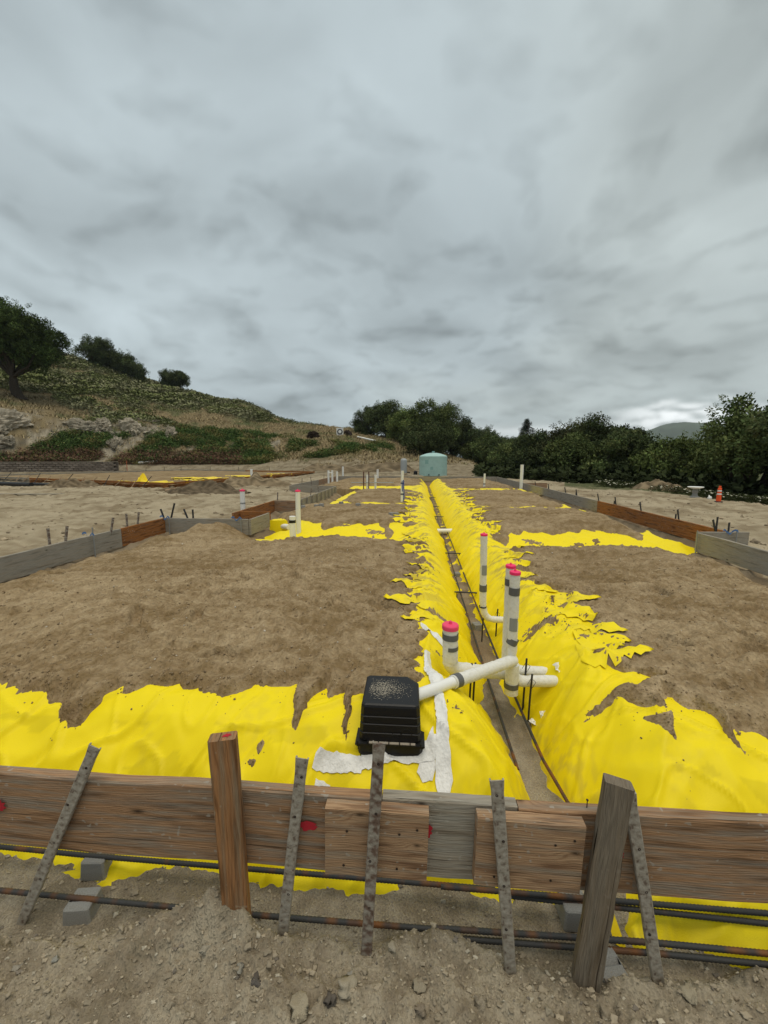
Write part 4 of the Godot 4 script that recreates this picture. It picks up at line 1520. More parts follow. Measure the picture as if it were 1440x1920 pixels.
func build_hill() -> void:
	# dry grass, scrub, succulents: nobody could count them
	var g := RandomNumberGenerator.new()
	g.seed = 77
	var tuft := blades(12, 5, 0.4, 0.045)
	var xf := []
	var cols := []
	for i in 40000:
		var az := g.randf_range(-62.0, 16.0)
		var r := 36.0 * pow(3.6, g.randf())
		var p := polar(az, r)
		if p.y < 0.8 + N3.get_noise_2d(p.x * 0.4, p.z * 0.4) * 0.9:
			continue
		if mat_cover(p, az, r) > 0.0 or scrub_cover(p, az, r) > 0.12 or g.randf() < 0.3:
			continue
		if az < -20.0 and r < 64.0 and g.randf() < 0.5:
			continue
		var n := N3.get_noise_2d(p.x * 0.10, p.z * 0.10) * 1.8 + N3.get_noise_2d(p.x * 0.5, p.z * 0.5) * 0.9 + ss(70.0, 95.0, r) * 0.6 - 0.2
		var gold := Color(0.34, 0.275, 0.16) * g.randf_range(0.7, 1.3)
		var gr := Color(0.17, 0.185, 0.08) * g.randf_range(0.7, 1.3)
		cols.append(gold.lerp(gr, clampf(n, 0, 1)))
		var s := g.randf_range(0.3, 0.7)
		xf.append(Transform3D(Basis(Vector3.UP, g.randf() * TAU).scaled(Vector3(s * 1.5, s * g.randf_range(0.35, 0.8), s * 1.5)), p - Vector3(0, 0.03, 0)))
	var o := scatter("dry_grass", tuft, M.blade, xf, cols, self)
	o.set_meta("kind", "stuff")
	tag(o, "dry golden and green grass covering the hillside", "grass")
	xf = []
	cols = []
	for i in 30000:
		var az := g.randf_range(-62.0, -13.0)
		var r := 64.0 + 76.0 * g.randf()
		var p := polar(az, r)
		var n := scrub_cover(p, az, r)
		if n < 0.0 or g.randf() > 0.35 + n * 2.0:
			continue
		var s := g.randf_range(0.5, 1.4) * (0.7 + 0.5 * n)
		var sage := N3.get_noise_2d(p.x * 0.12, p.z * 0.12 + 30.0) + g.randfn() * 0.25 > 0.0
		var c := Color(0.15, 0.15, 0.09) if sage else Color(0.115, 0.13, 0.055)
		cols.append(c * g.randf_range(1.15, 1.75))
		xf.append(Transform3D(Basis(Vector3.UP, g.randf() * TAU).scaled(Vector3(s * 1.5, s * 0.85, s * 1.5)), p + Vector3(0, s * 0.2, 0)))
	o = scatter("chaparral_scrub", LEAF, M.leaf, xf, cols, self)
	o.set_meta("kind", "stuff")
	tag(o, "low grey green scrub covering the upper hillside", "shrubs")
	# fleshy ground cover hanging over the cut bank, green above and red at the foot
	xf = []
	cols = []
	var fx := []
	var fc := []
	for i in 60000:
		var az := g.randf_range(-58.0, -2.0)
		var r := g.randf_range(47.0, 66.0)
		var p := polar(az, r)
		if mat_cover(p, az, r) + g.randfn() * 0.05 < 0.0:
			continue
		var foot := p.y < 1.75 + N1.get_noise_2d(p.x * 0.5, p.z * 0.5) * 0.5 and az < -25.0
		var olive := N3.get_noise_2d(p.x * 0.3 + 70.0, p.z * 0.3) > 0.12
		var c := Color(0.17, 0.10, 0.068) if foot and g.randf() < 0.75 else (Color(0.19, 0.17, 0.065) if olive and g.randf() < 0.7 else Color(0.085, 0.135, 0.042))
		cols.append(c * g.randf_range(0.55, 1.4))
		var s := 0.35 + 0.75 * pow(g.randf(), 2.5)
		xf.append(Transform3D(Basis(Vector3.UP, g.randf() * TAU).scaled(Vector3(s * 1.4, s, s * 1.4)), p + Vector3(0, s * 0.15, 0)))
		if not foot and g.randf() < 0.07:
			fx.append(Transform3D(Basis().scaled(Vector3.ONE * 0.13), p + Vector3(g.randfn() * 0.2, s * 0.42, g.randfn() * 0.2)))
			fc.append(Color(0.74, 0.70, 0.28))
	o = scatter("ice_plant", LEAFN, M.leaf, xf, cols, self)
	o.set_meta("kind", "stuff")
	tag(o, "green and red fleshy ground cover hanging over the cut bank", "ground cover")
	o = scatter("pale_flowers", ROCKS[0], M.pebble, fx, fc, self)
	o.set_meta("kind", "stuff")
	tag(o, "small pale yellow flowers dotting the green ground cover", "flowers")
	# white flowers at the yard's right edge
	xf = []
	cols = []
	fx = []
	fc = []
	for i in 2600:
		var az := g.randf_range(24.0, 62.0)
		var r := g.randf_range(16.0, 24.0) + (40.0 - az) * 0.10
		var p := polar(az, r)
		if r < 18.2 + (40.0 - az) * 0.28 + N1.get_noise_2d(p.x, p.z) * 0.7:
			continue
		var s := g.randf_range(0.18, 0.42)
		xf.append(Transform3D(Basis(Vector3.UP, g.randf() * TAU).scaled(Vector3(s * 1.5, s, s * 1.5)), p + Vector3(0, s * 0.25, 0)))
		cols.append(Color(0.05, 0.06, 0.025) * g.randf_range(0.6, 1.4))
		if g.randf() < 0.55:
			fx.append(Transform3D(Basis().scaled(Vector3(0.075, 0.05, 0.075) * g.randf_range(0.6, 1.3)), p + Vector3(g.randfn() * 0.12, s * 0.62, g.randfn() * 0.12)))
			fc.append(Color(0.80, 0.78, 0.62))
	o = scatter("weeds", LEAFN, M.leaf, xf, cols, self)
	o.set_meta("kind", "stuff")
	tag(o, "low dark weeds along the yard's right edge", "weeds")
	o = scatter("white_flowers", ROCKS[1], M.pebble, fx, fc, self)
	o.set_meta("kind", "stuff")
	tag(o, "white daisies scattered through the weeds behind the orange post", "flowers")
	# pale rock faces in the bank
	for k in FACES.size():
		var f: Array = FACES[k]
		var a := deg_to_rad(f[0])
		var ro := thing("rock_outcrop", f[5], "rock", polar(f[0], f[1]) + Vector3(0, -0.1, 0), "pale rocks in the cut bank")
		ro.rotation.y = -a
		var rg := RandomNumberGenerator.new()
		rg.seed = 900 + k
		for j in 5:
			var st := new_st()
			var w: float = f[3] * (0.62 if j == 0 else rg.randf_range(0.25, 0.45))
			var h: float = f[4] * (0.8 if j == 0 else rg.randf_range(0.35, 0.7))
			st.append_from(crag(k * 7 + j + 20), 0, Transform3D(Basis(Vector3(0.3, 0.2, 1).normalized(), rg.randfn() * 0.35).scaled(Vector3(w, h, 2.4)), Vector3.ZERO))
			var u: float = 0.0 if j == 0 else rg.randf_range(-0.5, 0.5) * f[3]
			var v: float = 0.0 if j == 0 else rg.randf_range(-0.45, 0.35) * f[4]
			part("rock", st.commit(), M.outcrop, ro, Vector3(u, v, -v * 1.2 + rg.randf_range(-0.3, 0.1)))

var FACES := [[-48.6, 61.8, 4.4, 5.0, 2.9, "large pale rock face at the left picture edge"], [-49.6, 59.0, 2.4, 3.2, 1.7, "small pale boulder low at the left picture edge"], [-42.6, 62.8, 4.9, 4.8, 1.8, "long pale rock ledge right of the leftmost rock face"], [-40.3, 62.4, 4.3, 2.0, 1.7, "short white rock block at the end of the long ledge"], [-39.4, 58.4, 2.3, 1.8, 1.6, "small white rock low between ledge and crumbling outcrop"], [-37.9, 62.2, 4.1, 3.8, 2.7, "crumbling cream rock outcrop in the middle of the bank"], [-33.4, 60.8, 3.3, 1.7, 2.5, "narrow upright grey rock right of the crumbling outcrop"], [-36.0, 66.0, 6.2, 2.6, 1.1, "flat pale rock near the top of the bank"]]

func scrub_cover(p: Vector3, az: float, r: float) -> float:
	var n := N3.get_noise_2d(p.x * 0.045 + 3.0, p.z * 0.045) + ss(72.0, 90.0, r) * 0.75 - 0.22
	if az > -24:
		n -= ss(-24.0, -15.0, az) * 0.5
	return n

func mat_cover(p: Vector3, az: float, r: float) -> float:
	# where the fleshy ground cover grows
	if p.y < 0.45 or p.y > 5.6 or r > 66.0 or r < 46.0:
		return -1.0
	var n := N3.get_noise_2d(p.x * 0.16 + 9.0, p.z * 0.16 + p.y * 0.3) + N1.get_noise_2d(p.x * 0.6, p.z * 0.6) * 0.16 + N1.get_noise_2d(p.x * 1.7, p.z * 1.7) * 0.10
	for f in FACES:
		if absf(az - f[0]) < f[3] * 0.42 and absf(r - f[1] + 0.5) < 1.3:
			return -1.0
	if az < -17.0 and (az < -21.0 or p.y > 3.2 or n > 0.1):
		return n + 0.10 - ss(-27.0, -18.0, az + N1.get_noise_2d(p.x * 0.3, p.z * 0.3) * 4.0) * 0.32 - ss(4.0, 5.6, p.y) * 0.4 + (1.0 - ss(1.2, 2.2, p.y)) * 0.2
	if az < -3.5 and p.y < 3.2:
		return n - 0.06 - ss(-8.0, -3.5, az) * 0.2
	return -1.0

func crag(seed_: int) -> ArrayMesh:
	var st := new_st()
	var nu := 40
	var nv := 24
	var f := func(i: int, j: int) -> Vector3:
		var a := TAU * i / nu
		var b := PI * j / nv
		var d := Vector3(sin(b) * cos(a), cos(b), sin(b) * sin(a))
		var r := 0.5 + 0.30 * N3.get_noise_3d(d.x * 1.4 + seed_ * 3.0, d.y * 2.2, d.z * 1.4) + 0.14 * NR.get_noise_3d(d.x * 2.4 + seed_, d.y * 4.6, d.z * 2.4)
		return d * r
	for j in nv:
		for i in nu:
			var a: Vector3 = f.call(i, j)
			var b: Vector3 = f.call((i + 1) % nu, j)
			var c: Vector3 = f.call((i + 1) % nu, j + 1)
			var d: Vector3 = f.call(i, j + 1)
			for q in [a, b, c, a, c, d]:
				st.set_smooth_group(-1)
				st.add_vertex(q)
	st.generate_normals()
	return st.commit()

func blotch(r: float, seed_: int, sx: float, sy: float) -> ArrayMesh:
	# sprayed mark: a ragged core and specks, in the plane z = 0
	var st := new_st()
	var g := RandomNumberGenerator.new()
	g.seed = seed_
	var n := 26
	var prev := Vector3.ZERO
	var first := Vector3.ZERO
	for i in n + 1:
		var a := TAU * (i % n) / n
		var q := r * (0.8 + 0.35 * N1.get_noise_2d(cos(a) * 1.5 + seed_, sin(a) * 1.5))
		var p := Vector3(cos(a) * q * sx, sin(a) * q * sy, 0)
		if i > 0:
			for v in [Vector3.ZERO, p, prev]:
				st.set_normal(Vector3.BACK)
				st.add_vertex(v)
		prev = p
	for k in 0:
		var a := g.randf() * TAU
		var q := r * (0.85 + absf(g.randfn()) * 0.28)
		var c := Vector3(cos(a) * q * sx, sin(a) * q * sy, 0)
		var s := g.randf_range(0.0006, 0.0018)
		for v in [c + Vector3(-s, -s, 0), c + Vector3(0, s, 0), c + Vector3(s, -s, 0)]:
			st.set_normal(Vector3.BACK)
			st.add_vertex(v)
	return st.commit()

func nail(o: Node3D, at: Vector3, dir: Vector3, L: float) -> void:
	var n := part("nail", lathe([Vector2(0.0016, 0), Vector2(0.0016, L), Vector2(0.004, L), Vector2(0.004, L + 0.0015), Vector2(0.0001, L + 0.0015)], 8), M.nail, o, at)
	n.basis = Basis(Quaternion(Vector3.UP, dir.normalized()))

func build_forms_front() -> void:
	var turn := 0.0137
	var bz := func(x: float) -> float: return -1.0945 - turn * x - 0.019      # centre line of the form
	var g := "boards of the front form"
	var at := func(x: float, y := 0.0) -> Vector3: return Vector3(x, y, bz.call(x))
	var a := board("long brown weathered plank at the left of the front form", at.call(-3.0), at.call(-0.105), 0.286, M.brown, 1, g)
	var b := board("short grey weathered plank between the two splice blocks", at.call(-0.103), at.call(0.322), 0.283, M.grey, 2, g)
	var c := board("brown plank of the front form running off the right edge", at.call(0.324), at.call(3.4), 0.282, M.brown, 5, g)
	board("grey plank at the far left of the front form, outside the frame", at.call(-4.6), at.call(-3.003), 0.286, M.grey, 7, g)
	board("grey plank at the far right of the front form, outside the frame", at.call(3.403), at.call(4.1), 0.286, M.grey, 8, g)
	# splice blocks nailed over the joints
	var sp := [["knotty brown splice block nailed over the left board joint", -.28, .045, -.006, .243, 3, 0.0], ["brown splice block with white scuffs over the right board joint", .192, .512, -.004, .240, 9, 0.46]]
	for s in sp:
		var o := thing("splice_block", s[0], "board", Vector3.ZERO, "splice blocks on the front form")
		var p0 := Vector3(s[1], s[3], bz.call(s[1]) + 0.0395)
		lay(o, p0, Vector3(s[2], s[3] - 0.006, bz.call(s[2]) + 0.0395))
		part("block", plank(s[2] - s[1], s[4], 0.038, s[5], 0.002, 12, s[6]), M.cleat, o)
		for q in [[.07, -.075], [.235, -.07], [.06, -.2], [.23, -.195], [.29, -.05]]:
			nail(o, Vector3(q[0], q[1], 0.0195), Vector3.BACK, 0.0008)
	# sprayed marks
	for q in [[a, -1.45, -.118, .040, 1.0, .75], [a, -.348, -.110, .026, 1.5, .8], [b, .043, -.098, .022, .9, 1.1], [c, .634, -.132, .013, 1.0, 1.2]]:
		var o: MeshInstance3D = q[0]
		var w := Vector3(q[1], q[2], bz.call(q[1]) + 0.027)
		var mk := part("paint_mark", blotch(q[3], int(q[1] * 100), q[4], q[5]), M.red, o)
		mk.position = o.transform.affine_inverse() * w
	# nails left in the top edge
	for q in [[a, -.42, .004], [b, .135, .002], [c, .537, .03], [c, .669, .022]]:
		var o: MeshInstance3D = q[0]
		nail(o, o.transform.affine_inverse() * Vector3(q[1], -.006, bz.call(q[1])), Vector3(0.25 if q[1] > .6 else 0.0, 1, 0), q[2])
	steel_stake("pale steel stake leaning right at the left end of the front form", Vector3(-1.42, -.62, -1.036), Vector3(-1.057, .136, -1.064), .036, M.steel_pale, 1)
	steel_stake("grey steel stake beside the brown post, leaning slightly right", Vector3(-.448, -.60, -1.047), Vector3(-.356, .142, -1.070), .036, M.steel_pale, 2)
	steel_stake("tall rusty steel stake crossing the knotty splice block", Vector3(-.155, -.62, -1.012), Vector3(-.107, .244, -1.030), .035, M.steel, 3)
	steel_stake("mottled steel stake crossing the splice block with white scuffs", Vector3(.318, -.64, -1.018), Vector3(.239, .147, -1.034), .036, M.steel_pale, 4)
	steel_stake("pale steel stake leaning left behind the grey post", Vector3(.785, -.65, -1.050), Vector3(.637, .09, -1.080), .036, M.steel_pale, 5)
	# timber posts
	var o := thing("timber_post", "upright reddish brown timber post with dark grain", "post", Vector3.ZERO, "timber posts of the front form")
	aim(o, Vector3(-.588, -.60, -1.056), Vector3(-.604, .215, -1.056), Vector3(0.25, 0, 1))
	var pm := part("post", plank(0.815, 0.082, 0.040, 4, 0.001, 12, 0.2), M.post, o)
	pm.basis = Basis(Vector3(0, 1, 0), Vector3(-1, 0, 0), Vector3(0, 0, 1))
	pm.position = Vector3(-0.041, 0, 0)
	var mk := part("paint_mark", blotch(0.011, 9, 1.4, .8), M.red, o, Vector3(0.012, 0.8165, 0))
	mk.rotation.x = -PI / 2
	o = thing("timber_post", "weathered grey timber post leaning right at the front form", "post", Vector3.ZERO, "timber posts of the front form")
	aim(o, Vector3(.520, -.66, -1.030), Vector3(.588, .15, -1.060), Vector3(-0.3, 0, 1))
	pm = part("post", plank(0.815, 0.074, 0.040, 6, 0.003, 12, 0.65), M.grey_dark, o)
	pm.basis = Basis(Vector3(0, 1, 0), Vector3(-1, 0, 0), Vector3(0, 0, 1))
	pm.position = Vector3(-0.037, 0, 0)

func build_footing_steel() -> void:
	var g := "reinforcing bars in the front footing"
	var yb := -0.485
	solo("rebar", rebar_mesh([Vector3(-3.0, yb + .004, -1.222), Vector3(-1.3, yb - .004, -1.226), Vector3(-.2, yb - .008, -1.243), Vector3(.30, yb - .01, -1.25)], 0.0085, 1, 0.12), M.rebar, "dark grey rebar under the left half of the front form", "rebar", Vector3.ZERO, g)
	solo("rebar", rebar_mesh([Vector3(.1, yb + .012, -1.225), Vector3(1.2, yb + .004, -1.246), Vector3(3.0, yb, -1.27)], 0.0085, 2, 0.25), M.rebar, "upper of the two dark rebars under the right front form", "rebar", Vector3.ZERO, g)
	solo("rebar", rebar_mesh([Vector3(.35, yb - .008, -1.232), Vector3(1.2, yb - .014, -1.228), Vector3(3.0, yb - .02, -1.25)], 0.0085, 3, 0.2), M.rebar, "lower of the two dark rebars under the right front form", "rebar", Vector3.ZERO, g)
	var yn := -0.512
	solo("rebar", rebar_mesh([Vector3(-3.0, yn, -1.085), Vector3(-1.1, yn, -1.100), Vector3(-.5, yn - .002, -1.108), Vector3(.16, yn - .006, -1.126)], 0.0085, 4, 0.6), M.rebar, "rust streaked rebar half buried along the spoil at the left", "rebar", Vector3.ZERO, g)
	solo("rebar", rebar_mesh([Vector3(.08, yn + .008, -1.118), Vector3(.8, yn + .002, -1.146), Vector3(3.0, yn - .01, -1.17)], 0.0085, 5, 0.35), M.rebar, "upper dark rebar of the pair beside the grey post foot", "rebar", Vector3.ZERO, g)
	solo("rebar", rebar_mesh([Vector3(.10, yn - .012, -1.108), Vector3(.8, yn - .016, -1.130), Vector3(3.0, yn - .03, -1.15)], 0.0085, 6, 0.25), M.rebar, "lower dark rebar of the pair beside the grey post foot", "rebar", Vector3.ZERO, g)
	# along the trench
	var gt := "reinforcing bars along the trench"
	solo("rebar", rebar_mesh([Vector3(.735, -.50, -1.45), Vector3(.69, -.535, -1.95), Vector3(.66, -.53, -3.0), Vector3(.655, -.535, -5.0), Vector3(.65, -.53, -8.0)], 0.0085, 7, 0.45), M.rebar, "brown rebar along the right side of the trench floor", "rebar", Vector3.ZERO, gt)
	solo("rebar", rebar_mesh([Vector3(.545, -.56, -1.9), Vector3(.53, -.545, -3.0), Vector3(.525, -.54, -5.0), Vector3(.53, -.535, -8.0)], 0.0085, 8, 0.3), M.rebar, "dark rebar along the left side of the trench floor", "rebar", Vector3.ZERO, gt)
	solo("rebar", tube_mesh([Vector3(.65, -.53, -7.6), Vector3(.64, -.53, -14.0), Vector3(.63, -.53, -22.5)], 0.009, 6), M.wire, "far rebar on the right of the distant trench floor", "rebar", Vector3.ZERO, gt)
	solo("rebar", tube_mesh([Vector3(.53, -.535, -7.6), Vector3(.53, -.53, -14.0), Vector3(.53, -.53, -22.5)], 0.009, 6), M.wire, "far rebar on the left of the distant trench floor", "rebar", Vector3.ZERO, gt)
	var words := ["nearest", "second", "third", "fourth", "fifth", "sixth"]
	var tz := [-4.55, -6.5, -8.7, -10.7, -13.0, -16.0]
	for k in 6:
		var z: float = tz[k]
		var o := thing("rebar_chair", "%s dark cross bar carrying the rebars over the trench floor" % words[k], "rebar", Vector3(.59, -.52, z), "cross bars in the trench")
		part("bar", tube_mesh([Vector3(-.14, .0, 0), Vector3(.16, .0, 0.01)], 0.009, 8), M.wire, o)
		for s in [-.11, .12]:
			part("leg", tube_mesh([Vector3(s, 0, 0), Vector3(s, -.12, 0.0)], 0.007, 6), M.wire, o)
	# cast spacer blocks
	var dm := dobie_mesh()
	var gd := "cast concrete spacer blocks"
	var spots := [[-1.262, -.562, -1.238, .1, "grey concrete spacer block under the dark bar at far left"], [-1.205, -.585, -1.100, .15, "grey concrete spacer block under the rust streaked bar at left"], [.575, -.562, -1.235, .05, "grey concrete spacer block behind the grey timber post"], [.622, -.592, -1.085, .2, "grey concrete spacer block at the grey post foot"], [.60, -.615, -3.72, .3, "small spacer block on the trench floor beyond the tall pipe"], [.57, -.615, -5.45, .1, "small spacer block on the trench floor before the crossing pipe"]]
	for s in spots:
		var o := solo("spacer_block", dm, M.concrete, s[4], "concrete block", Vector3(s[0], s[1], s[2]), gd)
		o.rotation.y = s[3]
		if s[2] > -1.3:
			o.scale = Vector3(1.08, 1.05, 0.95)
	var ps := [[-.45, -7.93, .2, "right one of the two spacer blocks on the middle left pad"], [-.545, -7.9, .9, "left one of the two spacer blocks on the middle left pad"], [-1.98, -9.75, .4, "lone spacer block on sand near the ribbed grey board end"], [-2.30, -8.98, .1, "right one of the two spacer blocks by the ribbed board"], [-2.42, -9.0, .7, "left one of the two spacer blocks by the ribbed board"], [-2.68, -8.75, .3, "spacer block in front of the ribbed board, by the pipes"], [-1.45, -9.2, .5, "spacer block on sand left of the blue taped pipe"]]
	for s in ps:
		var o := solo("spacer_block", dm, M.concrete, s[3], "concrete block", Vector3(s[0], sand(s[0], s[1]) - 0.012, s[1]), gd)
		o.rotation.y = s[2]
		o.scale = Vector3(1.25, 0.9, 1.1)

func build_pipes() -> void:
	# sump box
	var o := thing("sump_box", "black ribbed plastic tub box upside down on the yellow barrier", "plastic box", Vector3(-.118, -.36, -1.735))
	o.rotation.y = 0.02
	var st := new_st()
	# lid: battered sides with shallow grooves, right rear corner cut
	var outline := func(w0: float, w1: float, d0: float, d1: float, cut: float) -> Array:
		var c := 0.014
		return [Vector2(w0, d1 - c), Vector2(w0 + c, d1), Vector2(w1 - c, d1), Vector2(w1, d1 - c), Vector2(w1, d0 + cut), Vector2(w1 - cut, d0), Vector2(w0 + c, d0), Vector2(w0, d0 + c)]
	var levels := []
	for q in [[0.165, 0.0, 0.0], [0.197, .003, 0.0], [0.20, .003, .005], [0.204, .004, .005], [0.207, .004, 0.0], [0.238, .007, 0.0], [0.241, .007, .005], [0.245, .008, .005], [0.248, .008, 0.0], [0.274, .010, 0.0], [0.277, .010, .004], [0.281, .011, .004], [0.284, .011, 0.0], [0.318, .015, 0.0], [0.327, .019, 0.0], [0.331, .028, 0.0]]:
		var s: float = q[1] + q[2]
		levels.append([q[0], outline.call(-.142 + s * .6, .142 - s * .6, -.142 + s * 1.3, .142 - s * .9, .055)])
	for i in levels.size() - 1:
		for k in 8:
			var a: Vector2 = levels[i][1][k]
			var b: Vector2 = levels[i][1][(k + 1) % 8]
			var c: Vector2 = levels[i + 1][1][(k + 1) % 8]
			var d: Vector2 = levels[i + 1][1][k]
			quad(st, Vector3(a.x, levels[i][0], a.y), Vector3(d.x, levels[i + 1][0], d.y), Vector3(c.x, levels[i + 1][0], c.y), Vector3(b.x, levels[i][0], b.y))
	var top: Array = levels[-1][1]
	for k in range(1, 7):
		for p in [top[0], top[k], top[k + 1]]:
			st.set_normal(Vector3.UP)
			st.add_vertex(Vector3(p.x, levels[-1][0], p.y))
	part("lid", st.commit(), M.black, o)
	st = new_st()
	for f in [[.150, .158, .158], [.141, .146, .153]]:
		box(st, Vector3(-f[2], f[0], -f[2]), Vector3(f[2], f[1], f[2]))
	for k in 7:
		box(st, Vector3(-.15 + k * .048, .158, .143), Vector3(-.146 + k * .048, .168, .1575))
	part("flange", st.commit(), M.black, o)
	st = new_st()
	var lv := [[0.141, .150], [0.112, .149], [0.109, .145], [0.105, .145], [0.102, .147], [0.072, .145], [0.069, .141], [0.065, .141], [0.062, .143], [-0.04, .138]]
	for i in lv.size() - 1:
		var A: Array = outline.call(-lv[i][1], lv[i][1], -lv[i][1], lv[i][1], .014)
		var B: Array = outline.call(-lv[i + 1][1], lv[i + 1][1], -lv[i + 1][1], lv[i + 1][1], .014)
		for k in 8:
			quad(st, Vector3(A[k].x, lv[i][0], A[k].y), Vector3(B[k].x, lv[i + 1][0], B[k].y), Vector3(B[(k + 1) % 8].x, lv[i + 1][0], B[(k + 1) % 8].y), Vector3(A[(k + 1) % 8].x, lv[i][0], A[(k + 1) % 8].y))
	part("tub", st.commit(), M.black, o)
	for q in [[.03, .20, .022], [.075, .205, .026]]:
		part("knockout", tube_mesh(smooth_path([Vector3(q[0] - q[2], q[1] - q[2] * .7, .1385), Vector3(q[0] - q[2] * .7, q[1] + q[2] * .4, .1365), Vector3(q[0], q[1] + q[2] * .8, .1355), Vector3(q[0] + q[2] * .7, q[1] + q[2] * .4, .1365), Vector3(q[0] + q[2], q[1] - q[2] * .7, .1385)], .008, 3), .0018, 6), M.black, o)
	st = new_st()
	box(st, Vector3(-.095, .159, .1435), Vector3(.115, .162, .1565))
	part("dust_ledge", st.commit(), mat(lin(.33, .29, .235), .95), o)
	var g := RandomNumberGenerator.new()
	g.seed = 5
	var xf := []
	var cols := []
	for i in 2600:
		var x := -.045 + g.randfn() * .036
		var z := -.005 + g.randfn() * .036
		if g.randf() < .25:
			x += absf(g.randfn()) * .055
		if absf(x) > .108 or z < -.085 or z > .095 or (x > 0.05 and z < -0.05):
			continue
		if N1.get_noise_2d(x * 110.0, z * 110.0) < -0.12:
			continue
		xf.append(Transform3D(Basis(Vector3.UP, g.randf() * TAU).scaled(Vector3(1, .5, 1) * g.randf_range(.0012, .0040)), Vector3(x, .3315, z)))
		cols.append(Color(.36, .325, .265) * g.randf_range(.6, 1.1))
	scatter("spilled_sand", ROCKS[2], M.pebble, xf, cols, o).set_meta("kind", "stuff")

	# drain assembly that crosses the trench
	o = thing("drain_assembly", "white foam wrapped drain pipes crossing the trench with two tall pink capped risers", "pipe", Vector3(.60, -.33, -2.38))
	var P := func(x: float, y: float, z: float) -> Vector3: return Vector3(x - .60, y + .33, z + 2.38)
	part("riser", wrapped([P.call(.607, -.36, -2.38), P.call(.607, -.1, -2.38), P.call(.604, .385, -2.38)], .031, 1), M.foam, o)
	cap(.031, M.pink, o, P.call(.604, .385, -2.38))
	part("riser", wrapped([P.call(.600, -.33, -2.49), P.call(.600, 0, -2.49), P.call(.602, .395, -2.49)], .030, 2), M.foam, o)
	cap(.030, M.pink, o, P.call(.602, .395, -2.49))
	part("branch_pipe", wrapped([P.call(.605, -.25, -2.38), P.call(.645, -.345, -2.385), P.call(1.10, -.315, -2.38)], .036, 3, .05), M.foam, o)
	part("branch_pipe", wrapped([P.call(.60, -.30, -2.49), P.call(.64, -.335, -2.50), P.call(1.10, -.345, -2.50)], .036, 4, .04), M.foam, o)
	part("cross_pipe", wrapped([P.call(.30, -.262, -2.335), P.call(.44, -.29, -2.39), P.call(.605, -.33, -2.45)], .042, 5), M.foam, o)
	part("elbow", wrapped([P.call(.612, -.40, -2.37), P.call(.612, -.33, -2.37), P.call(.612, -.22, -2.375)], .043, 6), M.foam, o)
	part("inlet_pipe", wrapped([P.call(.62, -.195, -2.375), P.call(.41, -.161, -2.178), P.call(.20, -.127, -1.98)], .036, 7, .02), M.foam, o)
	part("inlet_pipe", tube_mesh([P.call(.225, -.131, -2.005), P.call(.11, -.113, -1.897), P.call(-.01, -.094, -1.785)], .029, 18), M.pvc, o)
	var d0: Vector3 = P.call(.225, -.131, -2.005) - P.call(-.01, -.094, -1.785)
	band(o, P.call(.222, -.1305, -2.001), d0, .036, .042, M.duct)
	for q in [[.604, .262, -2.38, .05, .031], [.606, .05, -2.38, .05, .031], [.607, -.07, -2.38, .04, .032], [.601, .285, -2.49, .045, .030], [.61, -.36, -2.37, .035, .043]]:
		if q[1] == .05:
			var pm := part("tape_patch", tube_arc(.0335, .085, .9, 1.6), M.duct_pale, o, P.call(q[0], q[1], q[2]))
			pm.rotation.y = 0.0
		else:
			band(o, P.call(q[0], q[1], q[2]), Vector3.UP + (Vector3(.35, 0, 0) if q[1] < 0 and q[1] > -.2 else Vector3.ZERO), q[4], q[3], M.duct)

	o = thing("capped_riser", "short fat white riser with pink cap left of the trench", "pipe", Vector3(.213, -.27, -2.30))
	part("riser", wrapped([Vector3(.13, .005, -.05), Vector3(0, .03, 0), Vector3(-.002, .15, 0), Vector3(-.005, .325, 0)], .047, 9, .075), M.foam, o)
	cap(.047, mat(lin(.85, .07, .17), .5), o, Vector3(-.005, .328, 0))
	band(o, Vector3(-.004, .258, 0), Vector3.UP, .048, .038, M.duct)
	part("tape_patch", tube_arc(.0505, .026, .2, 1.7), M.duct, o, Vector3(-.003, .185, 0))

	o = thing("capped_riser", "slim white riser with pink cap rising from an elbow in the trench", "pipe", Vector3(.592, -.36, -3.40))
	part("riser", wrapped([Vector3(.26, -.012, -.01), Vector3(.03, .0, 0), Vector3(0, .12, 0), Vector3(-.012, .78, 0)], .030, 10, .07), M.foam, o)
	cap(.029, M.pink, o, Vector3(-.012, .782, 0))
	band(o, Vector3(-.003, .29, 0), Vector3.UP, .031, .06, M.duct)
	band(o, Vector3(0, .115, 0), Vector3.UP, .031, .012, M.black, "clamp")
	part("tape_patch", tube_arc(.034, .09, .6, 1.5), mat(lin(.26, .27, .27), .5), o, Vector3(-.007, .46, 0))

	# rebar pins that carry the pipes
	for q in [[.345, -2.355, -.22, "black pin holding the cross pipe beside the fat riser"], [.70, -2.41, -.20, "black pin behind the lower branch pipe"], [.715, -2.33, -.26, "black pin in front of the lower branch pipe"], [.60, -3.44, -.30, "black pin under the slim riser's elbow"], [.72, -3.42, -.27, "black pin beside the slim riser's elbow"], [.375, -2.40, -.24, "second black pin on the cross pipe by the fat riser"]]:
		var pin := thing("pipe_pin", q[3], "rebar", Vector3(q[0], -.64, q[1]), "black pins holding the drain pipes")
		part("rod", tube_mesh([Vector3(.0, -.08, .0), Vector3(.004, .2, 0), Vector3(.01, q[2] + .64, 0)], .0065, 8), M.wire, pin)
		part("tie_wire", tube_mesh(smooth_path([Vector3(.01, q[2] + .55, .01), Vector3(.03, q[2] + .60, .02), Vector3(.0, q[2] + .62, .015), Vector3(-.015, q[2] + .57, .0)], .01, 3), .0015, 5), M.wire, pin)
